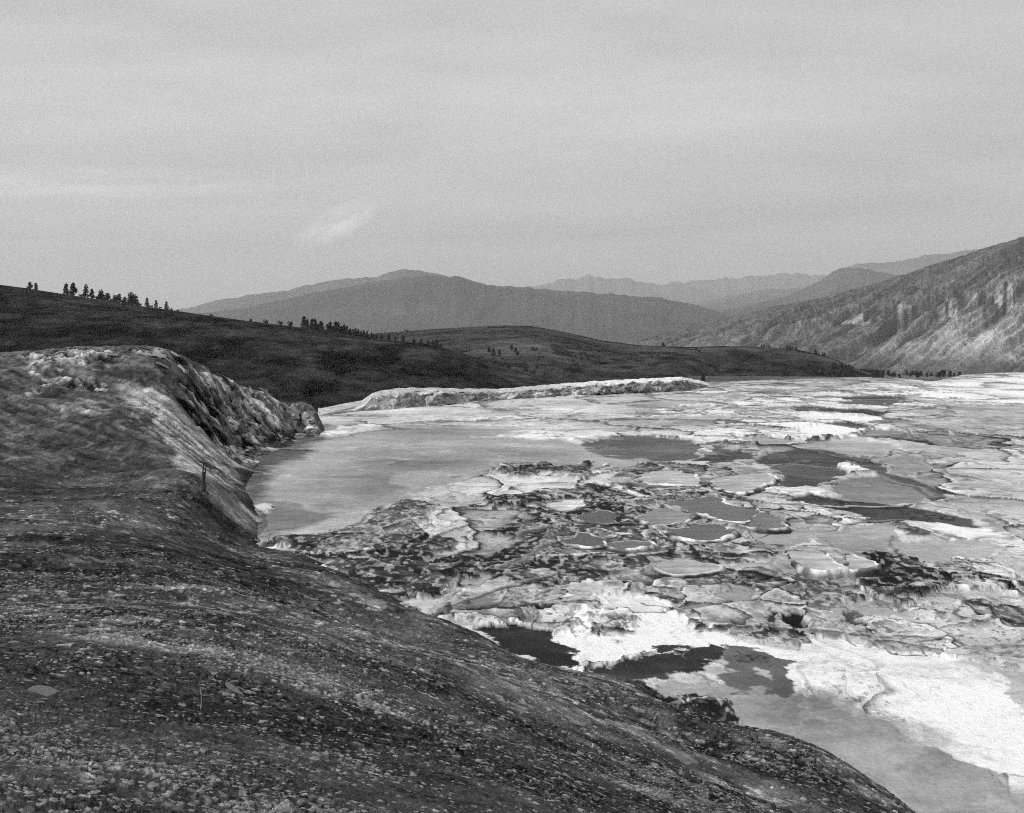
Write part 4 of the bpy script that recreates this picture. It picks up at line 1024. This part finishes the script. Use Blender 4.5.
def put_stone(u, v, wpx, label, group, me, name='pale_stone', mat=None, rot=None, squash=(1, 1, 1), tilt=.0):
    x, y = hill_hit(u, v); z = hill_z(x, y); s = wpx * y / F * .5
    o = obj(name, me, None); n = slope_frame(x, y)
    n = (n + Vector((0, -tilt, 0))).normalized(); ax = (Vector((1, 0, 0)) - n * n.x).normalized(); ay = n.cross(ax)
    q = Matrix((ax, ay, n)).transposed().to_quaternion()
    o.rotation_mode = 'QUATERNION'; o.rotation_quaternion = q @ Matrix.Rotation(rot if rot is not None else random.uniform(0, 6.28), 3, 'Z').to_quaternion()
    o.scale = (s * squash[0], s * squash[1], s * squash[2]); o.location = (x, y, z + s * .08)
    tag(o, label, 'stone', group)
    return o
def slab_mesh(outline, th, seed):
    rng = random.Random(seed); bm = bmesh.new()
    top = [bm.verts.new((x + rng.uniform(-.03, .03), y + rng.uniform(-.03, .03), th)) for x, y in outline]
    bot = [bm.verts.new((x * 1.05, y * 1.05, -th)) for x, y in outline]
    bm.faces.new(top); bm.faces.new(bot[::-1]); n = len(top)
    for i in range(n): bm.faces.new([bot[i], bot[(i + 1) % n], top[(i + 1) % n], top[i]])
    bmesh.ops.bevel(bm, geom=bm.edges[:], offset=th * .4, segments=2, affect='EDGES')
    me = bpy.data.meshes.new('slab'); bm.to_mesh(me); bm.free(); me.materials.append(M_slab)
    return me
ov = [(math.cos(a) * (1 + .12 * math.sin(3 * a)), math.sin(a) * (.85 + .12 * math.cos(2 * a + 1))) for a in np.linspace(0, 6.283, 15)[:-1]]
put_stone(42, 692, 30, 'broad grey slab lying at the left edge of the near slope', None, slab_mesh(ov, .10, 1), 'flat_stone', rot=-.1, squash=(1, .95, 1), tilt=.45)
spear = [(-1, .28), (-.8, .4), (-.3, .3), (.3, .16), (1, -.02), (.5, -.14), (-.2, -.18), (-.8, .05)]
put_stone(234, 690, 30, 'long pointed grey slab, tapering to the right, on the near slope', None, slab_mesh(spear, .07, 2), 'flat_stone', rot=-.5, squash=(1, 1.0, 1), tilt=.4)
put_stone(40, 556, 13, 'white flat stone alone at the far left of the dark slope', None, STONES[1], rot=.1, squash=(1, 1.3, .8))
put_stone(160, 720, 9, 'white stone right of the broad grey slab, lying on dark soil', None, STONES[2], rot=.4)
put_stone(337, 701, 9, 'thick white stone, largest of the near stones at mid slope', None, STONES[4], rot=.1)
put_stone(378, 711, 9, 'white rounded stone at the right end of the mid slope stones', None, STONES[6], rot=.3)
rs = random.Random(12)
clusters = [(200, 766, 60, 7, 34), (360, 760, 45, 12, 34), (120, 752, 50, 12, 16), (185, 715, 45, 14, 14), (90, 685, 30, 8, 8), (350, 705, 40, 6, 16), (320, 735, 30, 10, 12), (480, 745, 30, 14, 20), (500, 725, 30, 10, 14),
            (600, 735, 45, 10, 24), (590, 762, 60, 8, 24), (240, 640, 90, 14, 12), (460, 640, 40, 10, 14), (560, 700, 60, 8, 26), (660, 745, 40, 12, 18), (420, 735, 40, 14, 14)]
k = 0
for (cu, cv, su, sv, n) in clusters:
    for _ in range(n):
        if k >= 290: break
        u = cu + rs.gauss(0, su * .5); v = min(800, cv + rs.gauss(0, sv * .6)); k += 1
        put_stone(u, v, rs.choice((2, 2.5, 2.5, 3, 3, 3.5, 4, 5, 6)) * rs.uniform(.8, 1.1), 'small pale travertine chip scattered on the dark near slope', 'pale chips scattered on the near slope', STONES[rs.randrange(10)], squash=(1, rs.uniform(.8, 1.5), rs.uniform(.7, 1.2)))
M_rub = plain_mat('rubble_grey', .06, .17, 5, .95, .04)
RUB = []
for sd_ in range(5):
    me = stone_mesh(60 + sd_, .65); me.materials.clear(); me.materials.append(M_rub); RUB.append(me)
edge = [(640, 690), (665, 702), (690, 722), (715, 730), (740, 740), (765, 750), (790, 757), (815, 767), (835, 776), (600, 680), (565, 674), (540, 664), (480, 634), (430, 612), (380, 592)]
for i in range(46):
    a_, b_ = rs.choice([(edge[k], edge[k + 1]) for k in range(8)] + [((565, 674), (600, 680)), ((600, 680), (640, 690))]); t_ = rs.random()
    u = a_[0] + (b_[0] - a_[0]) * t_ + rs.gauss(0, 3); v = a_[1] + (b_[1] - a_[1]) * t_ - abs(rs.gauss(0, 3.5)) + 1
    put_stone(u, v, rs.choice((5, 6, 7, 9, 11)), 'dark lump of broken crust fallen along the foot of the near slope', 'broken lumps along the slope foot', RUB[rs.randrange(5)], name='rubble_stone')
def block_mesh(seed, flat, mat):
    rng = random.Random(seed); bm = bmesh.new()
    for i in range(9):
        bm.verts.new((rng.choice((-1, 1)) * rng.uniform(.55, 1.05), rng.choice((-1, 1)) * rng.uniform(.45, .9), rng.choice((-1, 1)) * flat * rng.uniform(.6, 1)))
    r = bmesh.ops.convex_hull(bm, input=bm.verts[:])
    bmesh.ops.delete(bm, geom=[g for g in r['geom_interior'] if isinstance(g, bmesh.types.BMVert)], context='VERTS')
    bmesh.ops.bevel(bm, geom=bm.edges[:], offset=.05, segments=1, affect='EDGES')
    me = bpy.data.meshes.new('block'); bm.to_mesh(me); bm.free(); me.materials.append(mat); return me
M_blk = [plain_mat('mound_rock', a, b, 2.5, .95, .12, spec=.1, bscale=5) for a, b in ((.08, .17), (.13, .26), (.22, .42))]
BLK = [[block_mesh(100 + 7 * m_ + j, .45 + .08 * j, M_blk[m_]) for j in range(4)] for m_ in range(3)]
fp = [(192, 372), (236, 388), (300, 405), (313, 410), (315, 430), (290, 445), (250, 466), (222, 440), (205, 395)]
fx = np.array([0.]); n_ = 0
while n_ < 130:
    u = rs.uniform(175, 318); v = rs.uniform(366, 470)
    if float(poly_sd(np.array([u]), np.array([v]), fp)[0]) < 0: continue
    n_ += 1
    put_stone(u, v, rs.choice((4, 5, 6, 7, 9, 12)), 'broken angular rock block on the steep right flank of the mound', 'rock blocks on the mound flank', BLK[rs.choice((0, 0, 1, 1, 1, 2))][rs.randrange(4)], name='rock_block', rot=rs.gauss(-.6, .5), squash=(1.3, 1, 1))
for i in range(40):
    u = rs.uniform(20, 185); v = 349 + abs(rs.gauss(0, 9)) + (0 if u < 160 else (u - 160) * .35)
    put_stone(u, v, rs.choice((4, 5, 6, 8, 10)), 'pale flat crust rock lying along the top of the left mound', 'crust slabs along the mound top', BLK[rs.choice((1, 2, 2))][rs.randrange(4)], name='crust_rock', rot=rs.gauss(0, .3), squash=(1.6, 1, .5))
# finer gravel: one mass
def gravel():
    rng = np.random.default_rng(4); V = []; Fc = []
    base = np.array([(1, 0, 0), (.2, .8, .1), (-.9, .3, 0), (-.4, -.7, .05), (.5, -.6, 0), (0, 0, .45)])
    fc = [(0, 1, 5), (1, 2, 5), (2, 3, 5), (3, 4, 5), (4, 0, 5)]
    cnt = 0
    for _ in range(95000):
        y = math.exp(rng.uniform(math.log(3.0), math.log(34))); s = rng.uniform(-.5, .3); x = s * y
        d = fbm(np.array([x / 2.5]), np.array([y / 2.0]), 4, 611)[0]
        if rng.random() > .10 + max(0, (d - .44)) * 3.2: continue
        z = hill_z(x, y)
        if z < .1: continue
        r = (.004 + .015 * rng.random() ** 3) * (1 + y * .07)
        a = rng.uniform(0, 6.28); c, sn = math.cos(a), math.sin(a)
        p = base * r * rng.uniform(.7, 1.3, 3)
        q = np.stack([p[:, 0] * c - p[:, 1] * sn + x, p[:, 0] * sn + p[:, 1] * c + y, p[:, 2] + z - .003], 1)
        b = len(V); V.extend(q.tolist()); Fc.extend([tuple(b + i for i in f) for f in fc]); cnt += 1
    me = bpy.data.meshes.new('gravel'); me.from_pydata(V, [], Fc); me.update()
    tag(obj('gravel', me, plain_mat('gravel_grey', .07, .30, 6)), 'fine grey gravel strewn over the near slope', 'gravel', kind='stuff')
gravel()
# dry plants
def tuft_mesh(seed, n, spread, mat):
    rng = random.Random(seed); bm = bmesh.new()
    for _ in range(n):
        a = rng.uniform(0, 6.28); l = rng.uniform(.6, 1); t = rng.uniform(.1, spread); d = Vector((math.cos(a) * t, math.sin(a) * t, 1)).normalized()
        p0 = Vector((rng.uniform(-.08, .08), rng.uniform(-.08, .08), -.05)); w = Vector((-math.sin(a), math.cos(a), 0)) * .018
        p1 = p0 + d * l * .55; p2 = p0 + (d + Vector((math.cos(a), math.sin(a), -.3)) * .25).normalized() * l
        v = [bm.verts.new(q) for q in (p0 - w, p0 + w, p1 + w * .8, p1 - w * .8, p2)]
        bm.faces.new(v[:4]); bm.faces.new((v[3], v[2], v[4]))
    me = bpy.data.meshes.new('tuft'); bm.to_mesh(me); bm.free(); me.materials.append(mat); return me
TU = [tuft_mesh(i, 26, .8, M_bush) for i in range(3)]
for u, v, hpx, lab in [(749, 738, 6, 'dark dry tuft on the slope edge above the grey pool, left of another'), (757, 742, 7, 'taller dark dry tuft on the slope edge above the grey pool'), (815, 762, 9, 'pale edged dry tuft where the near slope runs out'), (390, 663, 8, 'thin dry tuft on the crest of the near slope')]:
    x, y = hill_hit(u, v); z = hill_z(x, y); o = obj('dry_tuft', TU[int(u) % 3], None, loc=(x, y, z)); s = hpx * y / F; o.scale = (s, s, s); tag(o, lab, 'plant', 'dry tufts on the slope edge')
bm = bmesh.new(); rng = random.Random(9)
taper(bm, (0, 0, -.1), (.04, .02, .55), .05, .04, 5, 5, .03, rng); taper(bm, (.04, .02, .5), (-.14, .05, 1.0), .035, .015, 5, 4, .02, rng); taper(bm, (.04, .02, .5), (.1, 0, .8), .025, .01, 5, 3, .015, rng)
x, y = hill_hit(201, 708); s = 26 * y / F
o = obj('dry_stalk', bm, M_straw, loc=(x, y, hill_z(x, y))); o.scale = (s * .5, s * .5, s); tag(o, 'thin pale forked stalk standing on the near slope', 'dry stalk')
x0, y0 = hill_hit(259, 548); x1, y1 = plane_pt(268, 534)
bm = bmesh.new(); taper(bm, (0, 0, .03), (x1 - x0, y1 - y0, .1 - hill_z(x0, y0)), .024, .018, 7, 5, .01, rng)
tag(obj('fallen_branch', bm, M_twig, loc=(x0, y0, hill_z(x0, y0))), 'bleached straight branch lying at the left corner of the grey sheet', 'branch')

# ------------------------------------------------------------------ haze
bm = bmesh.new()
bmesh.ops.create_cube(bm, size=1)
hz = obj('haze', bm); hz.scale = (70000, 60000, 2700); hz.location = (0, 10000, -135 + 1350)
m = bpy.data.materials.new('haze_air'); m.use_nodes = True; nt = m.node_tree
for n in list(nt.nodes):
    if n.type != 'OUTPUT_MATERIAL': nt.nodes.remove(n)
pv = nt.nodes.new('ShaderNodeVolumePrincipled'); pv.inputs['Color'].default_value = (.9, .9, .9, 1); pv.inputs['Density'].default_value = 5.5e-5; pv.inputs['Anisotropy'].default_value = .2
nt.links.new(pv.outputs[0], [n for n in nt.nodes if n.type == 'OUTPUT_MATERIAL'][0].inputs['Volume'])
hz.data.materials.append(m); tag(hz, 'pale even haze filling the valley air', 'haze', kind='stuff')

# ------------------------------------------------------------------ light, sky, camera
EL, AZ = math.radians(37), math.radians(32)     # sun from the left, a little behind the camera
sd = Vector((-math.cos(EL) * math.cos(AZ), -math.cos(EL) * math.sin(AZ), math.sin(EL)))
L = bpy.data.lights.new('sun', 'SUN'); L.energy = 3.6; L.angle = math.radians(.8)
lo = bpy.data.objects.new('sun', L); COL.objects.link(lo); lo.rotation_mode = 'QUATERNION'; lo.rotation_quaternion = sd.to_track_quat('Z', 'Y')
W = bpy.data.worlds.new('World'); C.world = W; W.use_nodes = True; nt = W.node_tree
bg = nt.nodes['Background']
sk = nt.nodes.new('ShaderNodeTexSky'); sk.sky_type = 'NISHITA'; sk.sun_disc = False
sk.sun_elevation = EL; sk.sun_rotation = math.atan2(sd.x, sd.y)
sk.dust_density = 2.0
bw = nt.nodes.new('ShaderNodeRGBToBW'); nt.links.new(sk.outputs[0], bw.inputs[0])
tc = nt.nodes.new('ShaderNodeTexCoord'); sep = nt.nodes.new('ShaderNodeSeparateXYZ'); nt.links.new(tc.outputs['Generated'], sep.inputs[0])
# thin high cloud sheet: plan coordinates of the sight line on a flat layer
zz = math_n(nt, 'ADD', math_n(nt, 'MAXIMUM', sep.outputs[2], 0), .12)
cx = math_n(nt, 'DIVIDE', sep.outputs[0], zz); cy = math_n(nt, 'DIVIDE', sep.outputs[1], zz)
cb = nt.nodes.new('ShaderNodeCombineXYZ'); nt.links.new(cx, cb.inputs[0]); nt.links.new(math_n(nt, 'MULTIPLY', cy, 1.6), cb.inputs[1])
n1 = noise_n(nt, .55, 7, .55, cb.outputs[0])
cl = maprange(nt, n1, .36, .68, 5.0, 7.6)
def wisp(x0, z0, a, b, tilt, amt, sc):
    """a streak of cloud in one part of the sky"""
    dx = math_n(nt, 'SUBTRACT', sep.outputs[0], x0); dz = math_n(nt, 'SUBTRACT', sep.outputs[2], z0)
    p = math_n(nt, 'ADD', math_n(nt, 'MULTIPLY', dx, math.cos(tilt) / a), math_n(nt, 'MULTIPLY', dz, math.sin(tilt) / a))
    q = math_n(nt, 'ADD', math_n(nt, 'MULTIPLY', dx, -math.sin(tilt) / b), math_n(nt, 'MULTIPLY', dz, math.cos(tilt) / b))
    r2 = math_n(nt, 'ADD', math_n(nt, 'MULTIPLY', p, p), math_n(nt, 'MULTIPLY', q, q))
    c = nt.nodes.new('ShaderNodeCombineXYZ'); nt.links.new(p, c.inputs[0]); nt.links.new(q, c.inputs[1])
    e = math_n(nt, 'MULTIPLY', maprange(nt, r2, 0, 1, 1, 0), maprange(nt, noise_n(nt, sc, 6, .6, c.outputs[0]), .35, .65, 0, 1))
    fr = nt.nodes.new('ShaderNodeMath'); fr.operation = 'GREATER_THAN'; nt.links.new(sep.outputs[1], fr.inputs[0]); fr.inputs[1].default_value = 0
    return math_n(nt, 'MULTIPLY', math_n(nt, 'MULTIPLY', e, amt), fr.outputs[0])
for wv in ((-.158, .09, .045, .016, .5, 9.0, 1.0), (-.36, .118, .17, .018, .05, 4.0, 1.2), (.12, .088, .3, .014, .08, -1.8, 1.2), (-.05, .22, .6, .1, .05, 1.6, 1.2)):
    cl = math_n(nt, 'ADD', cl, wisp(*wv))
mx = nt.nodes.new('ShaderNodeMix'); mx.data_type = 'FLOAT'; mx.inputs[0].default_value = .75
nt.links.new(bw.outputs[0], mx.inputs[2]); nt.links.new(cl, mx.inputs[3])
cc = nt.nodes.new('ShaderNodeCombineColor')
for i in range(3): nt.links.new(mx.outputs[0], cc.inputs[i])
nt.links.new(cc.outputs[0], bg.inputs['Color']); bg.inputs['Strength'].default_value = .114

cam = bpy.data.cameras.new('camera'); co = bpy.data.objects.new('camera', cam); COL.objects.link(co)
co.location = (0, 0, CAMZ); co.rotation_euler = (math.pi / 2, 0, 0)
cam.sensor_width = 36; cam.lens = F / 1024 * 36; cam.clip_start = .1; cam.clip_end = 120000
cam.shift_y = -(406.5 - HY) / 1024
C.camera = co
vs_ = C.view_settings; vs_.view_transform = 'Standard'; vs_.look = 'None'; vs_.exposure = 0; vs_.gamma = 1; vs_.use_curve_mapping = False
C.cycles.use_denoising = False; C.cycles.pixel_filter_type = 'BLACKMAN_HARRIS'; C.cycles.filter_width = 1.0; C.cycles.use_adaptive_sampling = True; C.cycles.adaptive_threshold = .05; C.cycles.adaptive_min_samples = 20
C.cycles.volume_bounces = 1; C.cycles.max_bounces = 5; C.cycles.diffuse_bounces = 2
C.cycles.volume_step_rate = 1
